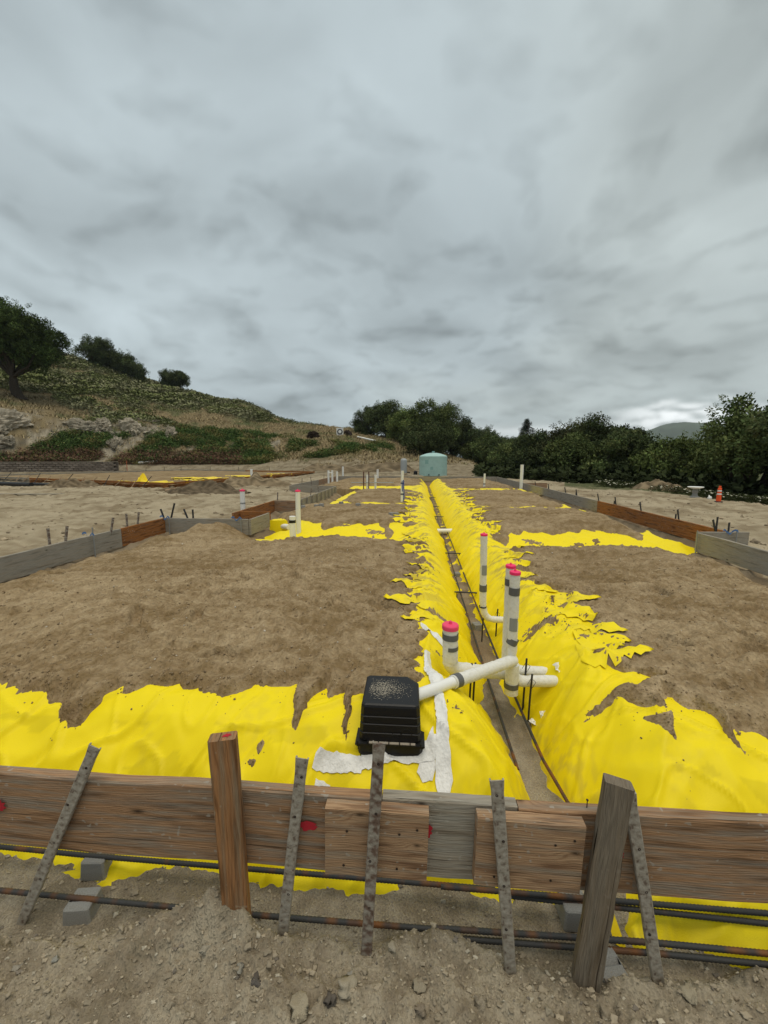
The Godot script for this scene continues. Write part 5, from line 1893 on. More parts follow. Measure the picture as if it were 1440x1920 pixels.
	# paper tag taped over the pipe end, scraps below
	for q in [[Vector3(.94, -.262, -2.42), .085, Vector3(.55, .5, .0), "white paper flap taped over the branch pipe ends"], [Vector3(.80, -.50, -2.28), .05, Vector3(.9, .2, .3), "small white tape scrap on the right trench wall"], [Vector3(.745, -.565, -2.30), .05, Vector3(.1, .8, -.2), "curled white tape scrap on the trench floor by the rebar"]]:
		st = new_st()
		var s: float = q[1]
		for i in 5:
			for k in 5:
				var f := func(u: float, v: float) -> Vector3:
					return Vector3((u - .5) * s * 1.1, sin(u * 2.6) * s * .16 + N1.get_noise_2d(u * 3.0 + s * 90.0, v * 3.0) * s * .16, (v - .5) * s)
				quad(st, f.call(i / 5.0, k / 5.0), f.call((i + 1) / 5.0, k / 5.0), f.call((i + 1) / 5.0, (k + 1) / 5.0), f.call(i / 5.0, (k + 1) / 5.0))
		var sc := solo("tape_scrap", st.commit(), M.tape, q[3], "tape", q[0], "white tape scraps by the trench")
		sc.rotation = q[2]
	# pipe crossing the trench farther on
	solo("crossing_pipe", tube_mesh([Vector3(.36, -.52, -8.5), Vector3(.59, -.515, -8.5), Vector3(.82, -.51, -8.5)], .055, 16), M.pvc, "white pipe crossing the trench at the middle of the pads", "pipe")

	# stubs in the pads
	stub("tall white stub pipe with pink cap at the left pad edge", Vector3(-2.21, -.12, -6.9), .50, .045, M.pink)
	var s2 := stub("short fat white stub pipe with black band beside the tall one", Vector3(-2.19, -.16, -6.5), .08, .055, null, "white pipe stubs standing in the pads", 0)
	band(s2, Vector3(0, .15, 0), Vector3.UP, .056, .05, M.black)
	var s3 := stub("white stub pipe with red cap left of the porch form", Vector3(-4.07, -.15, -8.6), .355, .055, M.pink)
	band(s3, Vector3(0, .2, 0), Vector3.UP, .056, .03, M.galv, "strap")
	var s4 := stub("white pipe with blue tape standing on the middle pad", Vector3(-.458, -.14, -10.9), .74, .04, null, "white pipe stubs standing in the pads", 2)
	part("blue_line", tube_mesh([Vector3(.05, -.1, .03), Vector3(.055, .3, .035), Vector3(.04, .62, .03)], .014, 10), M.bluepipe, s4)
	part("blue_line", tube_mesh([Vector3(.015, .30, .05), Vector3(.0, .6, .045)], .011, 10), M.bluepipe, s4)
	stub("white stub pipe at the back left of the far pad, alone", Vector3(-4.73, -.14, -24.0), .58, .06, null)
	var pair := stub("left of two white pipes joined by a bar at far left pad", Vector3(-4.62, -.14, -19.6), .47, .05, null)
	part("brace", tube_mesh([Vector3(0, .50, .05), Vector3(.2, .50, .05)], .02, 8), M.pvc, pair)
	stub("right of two white pipes joined by a bar at far left pad", Vector3(-4.42, -.14, -19.6), .47, .05, null)
	stub("white stub pipe right of the joined pair of pipes", Vector3(-3.98, -.16, -18.7), .45, .05, null)
	stub("white stub pipe between two brown pipes on the far pad", Vector3(-2.095, -.16, -15.7), .42, .045, null)
	stub("white stub pipe right of the brown pipes on the far pad", Vector3(-1.752, -.16, -15.7), .42, .045, null)
	stub("white stub pipe behind the others, left of the grey tank", Vector3(-2.373, -.12, -22.4), .45, .06, null)
	stub("white stub pipe with dark band on the far right pad", Vector3(2.80, -.14, -16.8), .44, .042, null, "white pipe stubs standing in the pads", 1)
	stub("tallest white pipe standing at the far right form", Vector3(4.36, -.16, -16.9), .82, .068, null)
	stub("left brown pipe of the pair on the far pad", Vector3(-2.20, -.14, -15.4), .56, .022, null, "brown pipes on the far pad", 0, M.brownpipe)
	stub("right brown pipe of the pair on the far pad", Vector3(-1.99, -.14, -15.4), .56, .022, null, "brown pipes on the far pad", 0, M.brownpipe)
	solo("cross_brace", tube_mesh([Vector3(-2.75, .10, -15.62), Vector3(-1.0, .11, -15.62)], .018, 8), M.galv, "thin grey rail tied across the pipes on the far pad", "rail")
	solo("drain_outlet", tube_mesh([Vector3(-2.95, -.30, -7.7), Vector3(-2.55, -.27, -7.35)], .055, 14), M.pvc, "white pipe end poking out below the porch form", "pipe")

func tube_arc(r: float, h: float, a0: float, span: float) -> ArrayMesh:
	# a patch of tape wrapped part of the way round an upright pipe
	var st := new_st()
	var n := 10
	for i in n:
		var t0 := a0 + span * i / n
		var t1 := a0 + span * (i + 1) / n
		var e0 := Vector3(cos(t0), 0, sin(t0))
		var e1 := Vector3(cos(t1), 0, sin(t1))
		var H := Vector3.UP * h / 2
		var p := [e0 * r - H, e0 * r + H, e1 * r + H, e1 * r - H]
		var q := [e0, e0, e1, e1]
		for j in [0, 1, 2, 0, 2, 3]:
			st.set_normal(q[j])
			st.add_vertex(p[j])
	return st.commit()

func dark_stake(label: String, foot: Vector3, top: Vector3, group: String, m: Material = null) -> void:
	var o := solo("form_stake", stake_mesh(foot.distance_to(top), .030, .012, .005, int(foot.z * 7)), M.steel if m == null else m, label, "stake", Vector3.ZERO, group)
	aim(o, foot, top, Vector3(0.4, 0, 1))

func build_side_forms() -> void:
	var gl := "boards of the left form"
	var h := .286
	var Z := func(x: float, z: float, y := 0.0) -> Vector3: return Vector3(x, y, z)
	board("long grey mud stained plank along the left pad edge", Z.call(-4.59, -1.16), Z.call(-4.62, -5.52), h, M.grey, 11, gl)
	board("rust coloured plank meeting the left corner", Z.call(-4.62, -5.525), Z.call(-4.64, -6.60), h, M.rusty, 12, gl)
	board("grey plank standing across behind the left pad", Z.call(-4.66, -6.63), Z.call(-3.03, -6.60), h, M.grey, 13, gl)
	board("short grey plank turning back from the left crossing plank", Z.call(-3.005, -6.585), Z.call(-3.0, -7.46), h, M.grey, 14, gl)
	board("rust coloured plank on the outer side of the porch form", Z.call(-3.69, -7.34), Z.call(-3.73, -9.66), h, M.rusty, 15, gl)
	board("orange plank inside the small porch form", Z.call(-3.66, -7.62), Z.call(-3.03, -7.62), h, M.rusty, 16, gl)
	board("brown plank across the far end of the porch recess", Z.call(-3.75, -9.69), Z.call(-3.17, -9.69), h, M.brown, 17, gl)
	board("upper ribbed grey plank beyond the porch", Z.call(-3.14, -9.72), Z.call(-3.24, -15.0), .25, M.grey, 18, gl)
	board("lower ribbed grey plank beyond the porch", Z.call(-3.14, -9.72, -.253), Z.call(-3.24, -15.0, -.253), .25, M.grey, 20, gl)
	for k in 9:
		var z := -9.95 - k * .58
		var o := solo("form_brace", plank(.5, .045, .03, 30 + k, .001, 4, .1 * k), M.grey, "upright cleat %s along the ribbed grey planks" % ["first", "second", "third", "fourth", "fifth", "sixth", "seventh", "eighth", "ninth"][k], "board", Vector3.ZERO, "cleats on the ribbed planks")
		lay(o, Vector3(-3.14 - (z + 9.72) * -.019 + .036, -.50, z), Vector3(-3.14 - (z + 9.72) * -.019 + .036, 0.0, z))
	board("grey plank crossing far left behind the ribbed planks", Z.call(-5.2, -15.25), Z.call(-3.30, -15.06), h, M.grey, 21, gl)
	board("near grey plank of the far left form side", Z.call(-5.22, -15.3), Z.call(-5.1, -19.4), h, M.grey, 22, gl)
	board("far brown plank of the far left form side", Z.call(-5.1, -19.42), Z.call(-5.02, -23.55), h, M.brown, 23, gl)
	var gb := "boards of the back form"
	board("left grey plank across the back of the pads", Z.call(-5.0, -23.62), Z.call(-.6, -23.62), h, M.grey, 24, gb)
	board("right grey plank across the back of the pads", Z.call(-.59, -23.62), Z.call(4.64, -23.62), h, M.grey, 25, gb)
	var gr := "boards of the right form"
	board("near grey green plank running off the right edge", Z.call(4.1, -1.16), Z.call(4.11, -5.96), h, M.grey, 26, gr)
	board("short grey plank stepping out at the right jog", Z.call(4.13, -6.02), Z.call(4.88, -6.08), h, M.grey, 27, gr)
	board("long rust orange plank along the right pad edge", Z.call(4.61, -6.12), Z.call(4.62, -10.34), h, M.rusty, 28, gr)
	board("weathered grey plank beyond the rust orange one at right", Z.call(4.62, -10.345), Z.call(4.65, -14.2), h, M.grey, 29, gr)
	board("farther grey plank along the right form", Z.call(4.65, -14.205), Z.call(4.66, -17.6), h, M.grey, 40, gr)
	board("brown plank stepping out at the far right", Z.call(4.69, -17.66), Z.call(5.7, -17.75), h, M.brown, 41, gr)
	board("last grey plank at the far right corner", Z.call(4.66, -17.7), Z.call(4.66, -23.58), h, M.grey, 42, gr)
	# stakes in pairs, outside the boards
	var k := 0
	var gs := "stakes along the left form"
	for q in [[-4.68, -4.42, .0, .0, "upright dark stake at the near left plank"], [-4.70, -4.55, .11, .05, "leaning dark stake at the near left plank"], [-4.70, -5.28, .14, .06, "dark stake leaning over the left plank's far end"], [-4.68, -5.75, .0, .0, "upright stake behind the rust coloured plank"], [-4.70, -5.88, .10, .05, "leaning stake behind the rust coloured plank"]]:
		dark_stake(q[4], Vector3(q[0], -.5, q[1]), Vector3(q[0] + q[2] + .0, .20, q[1] - q[3]), gs)
	for q in [[-4.66, -6.70, -.10, "left dark bar of the V at the corner"], [-4.60, -6.70, .12, "right dark bar of the V at the corner"], [-4.20, -6.72, -.12, "dark bar leaning left behind the crossing plank"], [-4.13, -6.69, .0, "short stub stake behind the crossing plank"]]:
		dark_stake(q[3], Vector3(q[0] - q[2], -.5, q[1]), Vector3(q[0] + q[2], .26 if absf(q[2]) > .1 and q[0] < -4.5 else .15, q[1]), gs, M.wire)
	for q in [[-3.66, -9.75, .05, "dark stake behind the brown porch plank"], [-3.2, -11.2, .08, "dark stake at the ribbed planks"], [-3.24, -12.6, -.05, "second dark stake at the ribbed planks"], [-4.3, -15.2, .06, "dark stake at the far left crossing plank"], [-5.22, -17.0, .05, "dark stake at the far left side"], [-5.18, -18.6, -.05, "second dark stake at the far left side"], [-5.1, -20.6, .05, "third dark stake at the far left side"]]:
		dark_stake(q[3], Vector3(q[0] - .06, -.5, q[1] - .05), Vector3(q[0] + q[2] - .06, .2, q[1] - .05), gs)
	gs = "stakes along the right form"
	var names := ["nearest", "second", "third", "fourth", "fifth", "sixth", "seventh", "eighth"]
	var zr := [-7.35, -8.55, -9.6, -10.5, -11.9, -12.8, -14.4, -16.0]
	for i in 8:
		var z: float = zr[i]
		dark_stake("%s leaning dark stake along the right form" % names[i], Vector3(4.80, -.45, z), Vector3(4.66, .17, z + .02), gs, M.wire)
		if i % 2 == 0:
			dark_stake("%s short upright stake along the right form" % names[i], Vector3(4.71, -.45, z - .09), Vector3(4.71, .07, z - .09), gs, M.wire)
	dark_stake("leaning dark stake at the right jog", Vector3(4.62, -.45, -6.16), Vector3(4.42, .17, -6.14), gs, M.wire)
	dark_stake("left upright stake at the right jog", Vector3(4.54, -.45, -6.22), Vector3(4.54, .20, -6.22), gs, M.wire)
	dark_stake("right upright stake at the right jog", Vector3(4.70, -.45, -6.20), Vector3(4.70, .12, -6.20), gs, M.wire)
	# straps with blue ties
	for q in [[-4.555, -4.95, .12, "grey strap rod with blue tie on the near left plank"], [-4.52, -6.56, .02, "bent grey strap rod with blue tie at the left corner"], [-3.16, -6.56, .02, "grey strap rod with blue tie on the crossing plank"], [4.05, -5.90, .04, "grey strap rod at the right jog"], [4.66, -6.00, .03, "grey strap rod with blue tie behind the right jog"]]:
		var o := thing("form_strap", q[3], "strap", Vector3(q[0], -.40, q[1]), "strap rods tied over the form boards")
		part("rod", tube_mesh([Vector3(0, -.04, 0), Vector3(.004, .25, 0), Vector3(0, .40 + q[2], 0)], .008, 8), M.galv, o)
		if q[0] < 4.0 or q[0] > 4.5:
			var st := new_st()
			for s in 9:
				var f := func(t: float) -> Vector3: return Vector3(-.20 * t + .02, .41 + .03 * sin(t * 9.0), -.03 * t + .015 * sin(t * 14.0))
				quad(st, f.call(s / 9.0) + Vector3(0, .014, 0), f.call((s + 1) / 9.0) + Vector3(0, .014, 0), f.call((s + 1) / 9.0) - Vector3(0, .014, 0), f.call(s / 9.0) - Vector3(0, .014, 0))
			part("tie", st.commit(), M.bluetie, o)
	solo("root", tube_mesh([Vector3(-4.42, -.52, -5.02), Vector3(-4.41, -.40, -5.03), Vector3(-4.36, -.27, -5.05)], PackedFloat32Array([.012, .010, .007]), 6), M.grey, "pale stick poking out of the dirt below the left plank", "stick")

func build_second_pad() -> void:
	var A := Vector2(-30.0, -23.2)
	var B := Vector2(-11.6, -16.9)
	var C := Vector2(-9.0, -33.0)
	var D := Vector2(-24.0, -38.5)
	var poly := PackedVector2Array([A, B, C, D])
	var lo := Vector2(-30.5, -39)
	var xs := steps(lo.x, -8.5, .22)
	var zs := steps(lo.y, -16.5, .22)
	struct("sand_fill", grid(xs, zs, func(x, z): return -.15 + N3.get_noise_2d(x * .6, z * .6) * .05 + NR.get_noise_2d(x * 1.5, z * 1.5) * .012, sand_col, func(x, z, _y): return Geometry2D.is_point_in_polygon(Vector2(x, z), poly)), M.sand)
	var g := "form boards of the second pad"
	var sides := [[A, B, 5, "front"], [B, C, 4, "right side"], [C, D, 4, "back"], [D, A, 4, "left side"]]
	var ord := ["first", "second", "third", "fourth", "fifth"]
	var sk := 0
	for s in sides:
		var n: int = s[2]
		for k in n:
			var p: Vector2 = (s[0] as Vector2).lerp(s[1], k / float(n))
			var q: Vector2 = (s[0] as Vector2).lerp(s[1], (k + 1) / float(n) - .001)
			var m: Material = M.rusty if (s[3] == "front" and k > 1) or (s[3] == "right side") or (s[3] == "back" and k < 2) else M.grey
			board("%s plank from the left on the second pad's %s form" % [ord[k], s[3]] if s[3] != "right side" else "%s plank from the near corner on the second pad's right form" % ord[k], Vector3(p.x, -.03, p.y), Vector3(q.x, -.03, q.y), .36, m, 60 + sk, g)
			sk += 1
	# braces against the near side
	var nb := 13
	for k in nb:
		var t := .30 + k * .054
		var p := A.lerp(B, t)
		var out := (B - A).normalized()
		var nrm := Vector2(-out.y, out.x)
		if nrm.y < 0:
			nrm = -nrm
		var foot := p + nrm * .45 - out * (.35 if k % 2 == 0 else 0.0)
		var top := p + nrm * .03 + out * .05
		dark_stake("brace stake number %s from the left along the second pad's near form" % ["one", "two", "three", "four", "five", "six", "seven", "eight", "nine", "ten", "eleven", "twelve", "thirteen"][k], Vector3(foot.x, -.45, foot.y), Vector3(top.x, .12 if k % 3 else .25, top.y), "brace stakes of the second pad", M.brown if k % 3 else M.wire)
	for k in 8:
		var p := D.lerp(A, .05 + k * .11) if k < 4 else C.lerp(D, .08 + (k - 4) * .24)
		dark_stake("far stake %s behind the second pad, counted from the right" % ["one", "two", "three", "four", "five", "six", "seven", "eight"][k], Vector3(p.x, -.4, p.y), Vector3(p.x + .1, .25, p.y), "far stakes of the second pad", M.wire)
	# its barrier shows in strips and one raised fold
	var sh := thing("vapor_barrier", "yellow plastic strips and one raised fold on the second pad", "plastic sheet", Vector3.ZERO)
	var strips := [[Vector2(-15.9, -18.75), Vector2(-11.2, -18.0), .45], [Vector2(-15.2, -22.6), Vector2(-10.8, -22.3), .7], [Vector2(-13.2, -25.5), Vector2(-9.9, -25.5), .8], [Vector2(-11.6, -28.6), Vector2(-9.6, -28.8), .5], [Vector2(-13.9, -20.6), Vector2(-11.2, -20.0), .2]]
	for s in strips:
		var st := new_st()
		var n := 40
		var a: Vector2 = s[0]
		var b: Vector2 = s[1]
		for i in n:
			var f := func(t: float, e: float) -> Vector3:
				var p := a.lerp(b, t)
				var w: float = s[2] * (1.0 + 1.2 * N1.get_noise_2d(t * 9.0 + a.x, e * 2.0)) * sin(PI * clampf(t, .02, .98))
				return Vector3(p.x, -.09 + .04 * N1.get_noise_2d(t * 14.0, e + a.y), p.y + e * w)
			for e in [-1.0, 0.0]:
				quad(st, f.call(i / float(n), e), f.call((i + 1) / float(n), e), f.call((i + 1) / float(n), e + 1.0), f.call(i / float(n), e + 1.0), Vector3.UP)
		part("strip", st.commit(), M.yellow_far, sh)
	var st2 := new_st()
	var nf := 16
	for i in nf:
		for j in 10:
			var f := func(u: float, v: float) -> Vector3:
				var hgt := .42 * exp(-pow((u - .5) * 5.5, 2.0)) * sin(PI * v) * (1.0 + .5 * N1.get_noise_2d(u * 6.0, v * 4.0))
				return Vector3(-14.2 + u * 1.3, -.10 + hgt, -18.35 + v * .5 + u * .35)
			quad(st2, f.call(i / float(nf), j / 10.0), f.call((i + 1) / float(nf), j / 10.0), f.call((i + 1) / float(nf), (j + 1) / 10.0), f.call(i / float(nf), (j + 1) / 10.0))
	part("fold", st2.commit(), M.yellow_far, sh)
	stub("white stub pipe standing on the second pad", Vector3(-10.5, -.14, -23.6), .42, .075, null)
	var tan := Color(.33, .255, .165)
	mound("grey brown spoil heap in front of the second pad's corner", Vector3(-8.6, -.32, -15.2), 1.7, 1.1, .52, 1, Color(.20, .155, .105))
	mound("smooth pale spoil heap behind the rubble heap", Vector3(-8.6, -.34, -19.6), 2.0, 1.5, .62, 2, tan)
	mound("rubble heap beside the black pipes at far left", Vector3(-17.2, -.34, -17.9), 1.5, .9, .5, 3, Color(.26, .20, .13))
	mound("low crumbled heap of clods under the second pad's front form", Vector3(-10.6, -.34, -15.9), 1.0, .5, .25, 4, Color(.24, .185, .12))
	mound("broad pale earth bank left of the green tank", Vector3(-3.6, -.35, -36.0), 4.6, 2.5, 1.15, 5, tan * .85)
	mound("pale sand heap at the right edge of the yard", Vector3(11.0, -.55, -18.8), 1.75, 1.4, .62, 6, tan)
	mound("low pale earth ridge left of the broad bank", Vector3(-9.5, -.3, -38.5), 4.0, 2.0, .8, 7, tan * .9)

func build_far_things() -> void:
	# block retaining wall
	var w := thing("retaining_wall", "low brown concrete block retaining wall at the foot of the bank", "wall", Vector3(-38.2, -.28, -32.3))
	var p1 := Vector3(-30.6, -.28, -37.1)
	var dir := (p1 - w.position)
	var L := dir.length()
	w.rotation.y = atan2(-dir.z, dir.x)
	var st := new_st()
	box(st, Vector3(-7.0, -.3, -.55), Vector3(L, 1.0, -.26))
	part("core", st.commit(), M.block, w)
	var bm: Array = []
	for k in 3:
		st = new_st()
		var c := .034
		var hw := .215
		var hh := .094
		var o0 := .012 * k
		for f in [[Vector3(-hw, -hh, 0), Vector3(-hw, hh, 0), Vector3(-hw + c, hh - c, .05 + o0), Vector3(-hw + c, -hh + c, .05 + o0)], [Vector3(hw, hh, 0), Vector3(hw, -hh, 0), Vector3(hw - c, -hh + c, .05), Vector3(hw - c, hh - c, .05)], [Vector3(-hw, hh, 0), Vector3(hw, hh, 0), Vector3(hw - c, hh - c, .05), Vector3(-hw + c, hh - c, .05 + o0)], [Vector3(hw, -hh, 0), Vector3(-hw, -hh, 0), Vector3(-hw + c, -hh + c, .05 + o0), Vector3(hw - c, -hh + c, .05)], [Vector3(-hw + c, hh - c, .05 + o0), Vector3(hw - c, hh - c, .05), Vector3(hw - c, -hh + c, .05), Vector3(-hw + c, -hh + c, .05 + o0)], [Vector3(-hw, -hh, -.26), Vector3(hw, -hh, -.26), Vector3(hw, -hh, 0), Vector3(-hw, -hh, 0)], [Vector3(-hw, hh, 0), Vector3(hw, hh, 0), Vector3(hw, hh, -.26), Vector3(-hw, hh, -.26)]]:
			quad(st, f[0], f[1], f[2], f[3])
		bm.append(st.commit())
	var g := RandomNumberGenerator.new()
	g.seed = 3
	for row in 5:
		var x := -6.6 + (.22 if row % 2 else 0.0)
		while x < L - .2:
			part("block", bm[g.randi() % 3], M.block if g.randf() < .6 else M.block2, w, Vector3(x, .10 + row * .2, g.randf_range(-.012, .012)))
			x += .442
	st = new_st()
	box(st, Vector3(-6.9, .995, -.33), Vector3(L, 1.05, .07))
	part("coping", st.commit(), mat(lin(.24, .205, .17), .9), w)
	# tanks
	var o := thing("water_tank", "pale green plastic water tank with domed lid", "water tank", Vector3(1.14, -.28, -31.0))
	var prof := [Vector2(1.06, 0)]
	for k in 9:
		var y0 := .02 + k * .165
		prof.append(Vector2(1.095, y0))
		prof.append(Vector2(1.095, y0 + .14))
		prof.append(Vector2(1.085, y0 + .152))
	prof.append_array([Vector2(1.10, 1.49), Vector2(1.08, 1.54), Vector2(.9, 1.63), Vector2(.6, 1.73), Vector2(.3, 1.79), Vector2(.001, 1.81)])
	part("shell", lathe(prof, 48), M.tank, o)
	part("fill_cap", lathe([Vector2(.09, 1.78), Vector2(.09, 1.86), Vector2(.11, 1.87), Vector2(.11, 1.92), Vector2(.001, 1.93)], 16), M.tank_trim, o)
	var em := part("emblem", tube_arc(1.0985, .30, 1.95, .26), M.tank_trim, o, Vector3(0, 1.1, 0))
	em = part("emblem", tube_arc(1.0985, .22, 1.60, .20), M.tank_trim, o, Vector3(0, .62, 0))
	for s in [-.35, .42]:
		part("outlet", tube_mesh([Vector3(s, .12, 1.0), Vector3(s, .12, 1.2)], .045, 10), M.blackpipe, o)
	o = thing("pressure_tank", "slim grey pressure tank left of the green water tank", "tank", Vector3(-1.26, -.28, -33.0))
	part("shell", lathe([Vector2(.20, 0), Vector2(.22, .06), Vector2(.27, .10), Vector2(.272, 1.16), Vector2(.25, 1.26), Vector2(.18, 1.33), Vector2(.08, 1.36), Vector2(.001, 1.365)], 28), M.ptank, o)
	part("foot_ring", lathe([Vector2(.24, -.05), Vector2(.24, .07), Vector2(.21, .07)], 24), M.nail, o)
	part("valve", tube_mesh([Vector3(.25, .2, 0), Vector3(.5, .2, .05), Vector3(.5, .0, .05)], .05, 8), M.blackpipe, o)
	solo("pump", lathe([Vector2(.14, 0), Vector2(.16, .05), Vector2(.15, .32), Vector2(.05, .38), Vector2(.001, .38)], 14), M.blackpipe, "small dark pump between the two tanks", "pump", Vector3(-.25, -.28, -31.6))
	# junk on the slope
	var p := polar(-11.5, 60.0)
	o = thing("fan_box", "white square box with a dark ring on its face on the slope", "box", p + Vector3(0, 0, 0))
	o.rotation.y = .2
	st = new_st()
	box(st, Vector3(-.52, -.1, -.45), Vector3(.52, 1.05, .40))
	part("housing", st.commit(), M.white, o)
	var rg := part("ring", lathe([Vector2(.20, -.02), Vector2(.20, .04), Vector2(.40, .05), Vector2(.42, .0)], 28), M.galv_dark, o, Vector3(0, .5, .41))
	rg.rotation.x = PI / 2
	rg = part("disc", lathe([Vector2(.24, .0), Vector2(.24, .055), Vector2(.001, .08)], 24), M.white, o, Vector3(0, .5, .41))
	rg.rotation.x = PI / 2
	solo("junk_heap", crag(51), M.nail, "dark scrap lying right of the white box", "scrap", polar(-10.4, 60.0) + Vector3(0, .15, 0))
	p = polar(-15.3, 60.5)
	o = thing("hay_bale", "rough dark brown bale stack on the slope left of the white box", "bale", p)
	for q in [[-.45, .25, .0, .95], [.45, .22, .05, .9], [-.05, .68, .0, 1.3]]:
		var st3 := new_st()
		st3.append_from(crag(int(q[0] * 10) + 70), 0, Transform3D(Basis().scaled(Vector3(q[3], .62, .9)), Vector3(q[0], q[1], q[2])))
		part("bale", st3.commit(), M.bale, o)
	var pa := polar(-9.0, 58.5) + Vector3(0, .28, 0)
	var pb := polar(-6.3, 58.0) + Vector3(0, .28, 0)
	solo("long_pipe", tube_mesh([pa, pa.lerp(pb, .5), pb], .12, 12), M.white, "long white pipe lying on the slope right of the white box", "pipe")
	pa = polar(-37.4, 52.0) + Vector3(0, .16, 0)
	pb = polar(-35.3, 52.0) + Vector3(0, .16, 0)
	solo("long_pipe", tube_mesh([pa, pb], .13, 12), M.white, "white pipe lying at the right end of the block wall", "pipe")
	pa = polar(-38.6, 46.6)
	solo("marker_stake", tube_mesh([pa - Vector3(0, .2, 0), pa + Vector3(0, 1.1, 0)], .03, 6), M.orange_dull, "thin orange marker stake before the block wall", "stake")
	# black pipes
	solo("black_pipe", tube_mesh([Vector3(-27.0, -.18, -18.9), Vector3(-18.9, -.20, -17.3)], .11, 14), M.blackpipe, "thicker black corrugated pipe lying at far left", "pipe", Vector3.ZERO, "black pipes lying at far left")
	solo("black_pipe", tube_mesh([Vector3(-22.0, -.20, -18.4), Vector3(-18.2, -.22, -17.6)], .085, 14), M.blackpipe, "thinner black pipe reaching right behind the thicker one", "pipe", Vector3.ZERO, "black pipes lying at far left")
	solo("scrap_plank", plank(2.6, .03, .12, 77, .001, 6), M.grey, "thin pale plank lying on the dirt at far left", "board", Vector3(-16.0, -.24, -13.2)).rotation.y = .1
	for q in [[-10.55, -15.25, .35, "pale splinter of wood left on the dirt before the heap"], [-9.9, -15.2, -.5, "pale splinter of wood right on the dirt before the heap"]]:
		var pl := solo("scrap_wood", plank(.38, .05, .12, 78, .004, 4), M.cleat, q[3], "wood scrap", Vector3(q[0], -.22, q[1]), "wood scraps before the second pad")
		pl.rotation = Vector3(.3, q[2], .1)
	# right yard
	o = thing("delineator_post", "orange traffic post with white bands at the yard edge", "traffic post", Vector3(9.80, land(9.8, -13.5) - .02, -13.5))
	part("base", lathe([Vector2(.16, 0), Vector2(.16, .03), Vector2(.12, .05), Vector2(.001, .05)], 18), M.blackpipe, o)
	part("post", lathe([Vector2(.095, .03), Vector2(.085, .3), Vector2(.072, .53), Vector2(.05, .56), Vector2(.035, .565), Vector2(.05, .60), Vector2(.04, .63), Vector2(.001, .63)], 20), M.orange, o)
	o.scale = Vector3(.72, .86, .72)
	for y in [.30, .42]:
		part("band", lathe([Vector2(.087 - (y - .3) * .05, y), Vector2(.083 - (y - .3) * .05, y + .05)], 20), M.white, o)
	o = thing("bird_bath", "pale stone bird bath on a pedestal by the weeds", "bird bath", Vector3(10.06, land(10.06, -15.0) - .02, -15.0))
	part("pedestal", lathe([Vector2(.15, 0), Vector2(.15, .04), Vector2(.09, .08), Vector2(.075, .16), Vector2(.10, .24), Vector2(.07, .30), Vector2(.09, .34), Vector2(.001, .34)], 18), M.concrete, o)
	part("bowl", lathe([Vector2(.10, .335), Vector2(.22, .37), Vector2(.25, .40), Vector2(.24, .41), Vector2(.12, .385), Vector2(.001, .375)], 24), M.white, o)
	solo("white_bag", ROCKS[3], M.white, "small white bundle beside the bird bath", "bag", Vector3(10.5, land(10.5, -14.9) + .05, -14.9)).scale = Vector3(.13, .2, .12)
	var cp := polar(10.4, 34.0)
	solo("traffic_cone", lathe([Vector2(.19, 0), Vector2(.19, .03), Vector2(.13, .035), Vector2(.03, .68), Vector2(.001, .69)], 14), M.orange, "small orange cone on the slope right of the green tank", "traffic cone", cp)

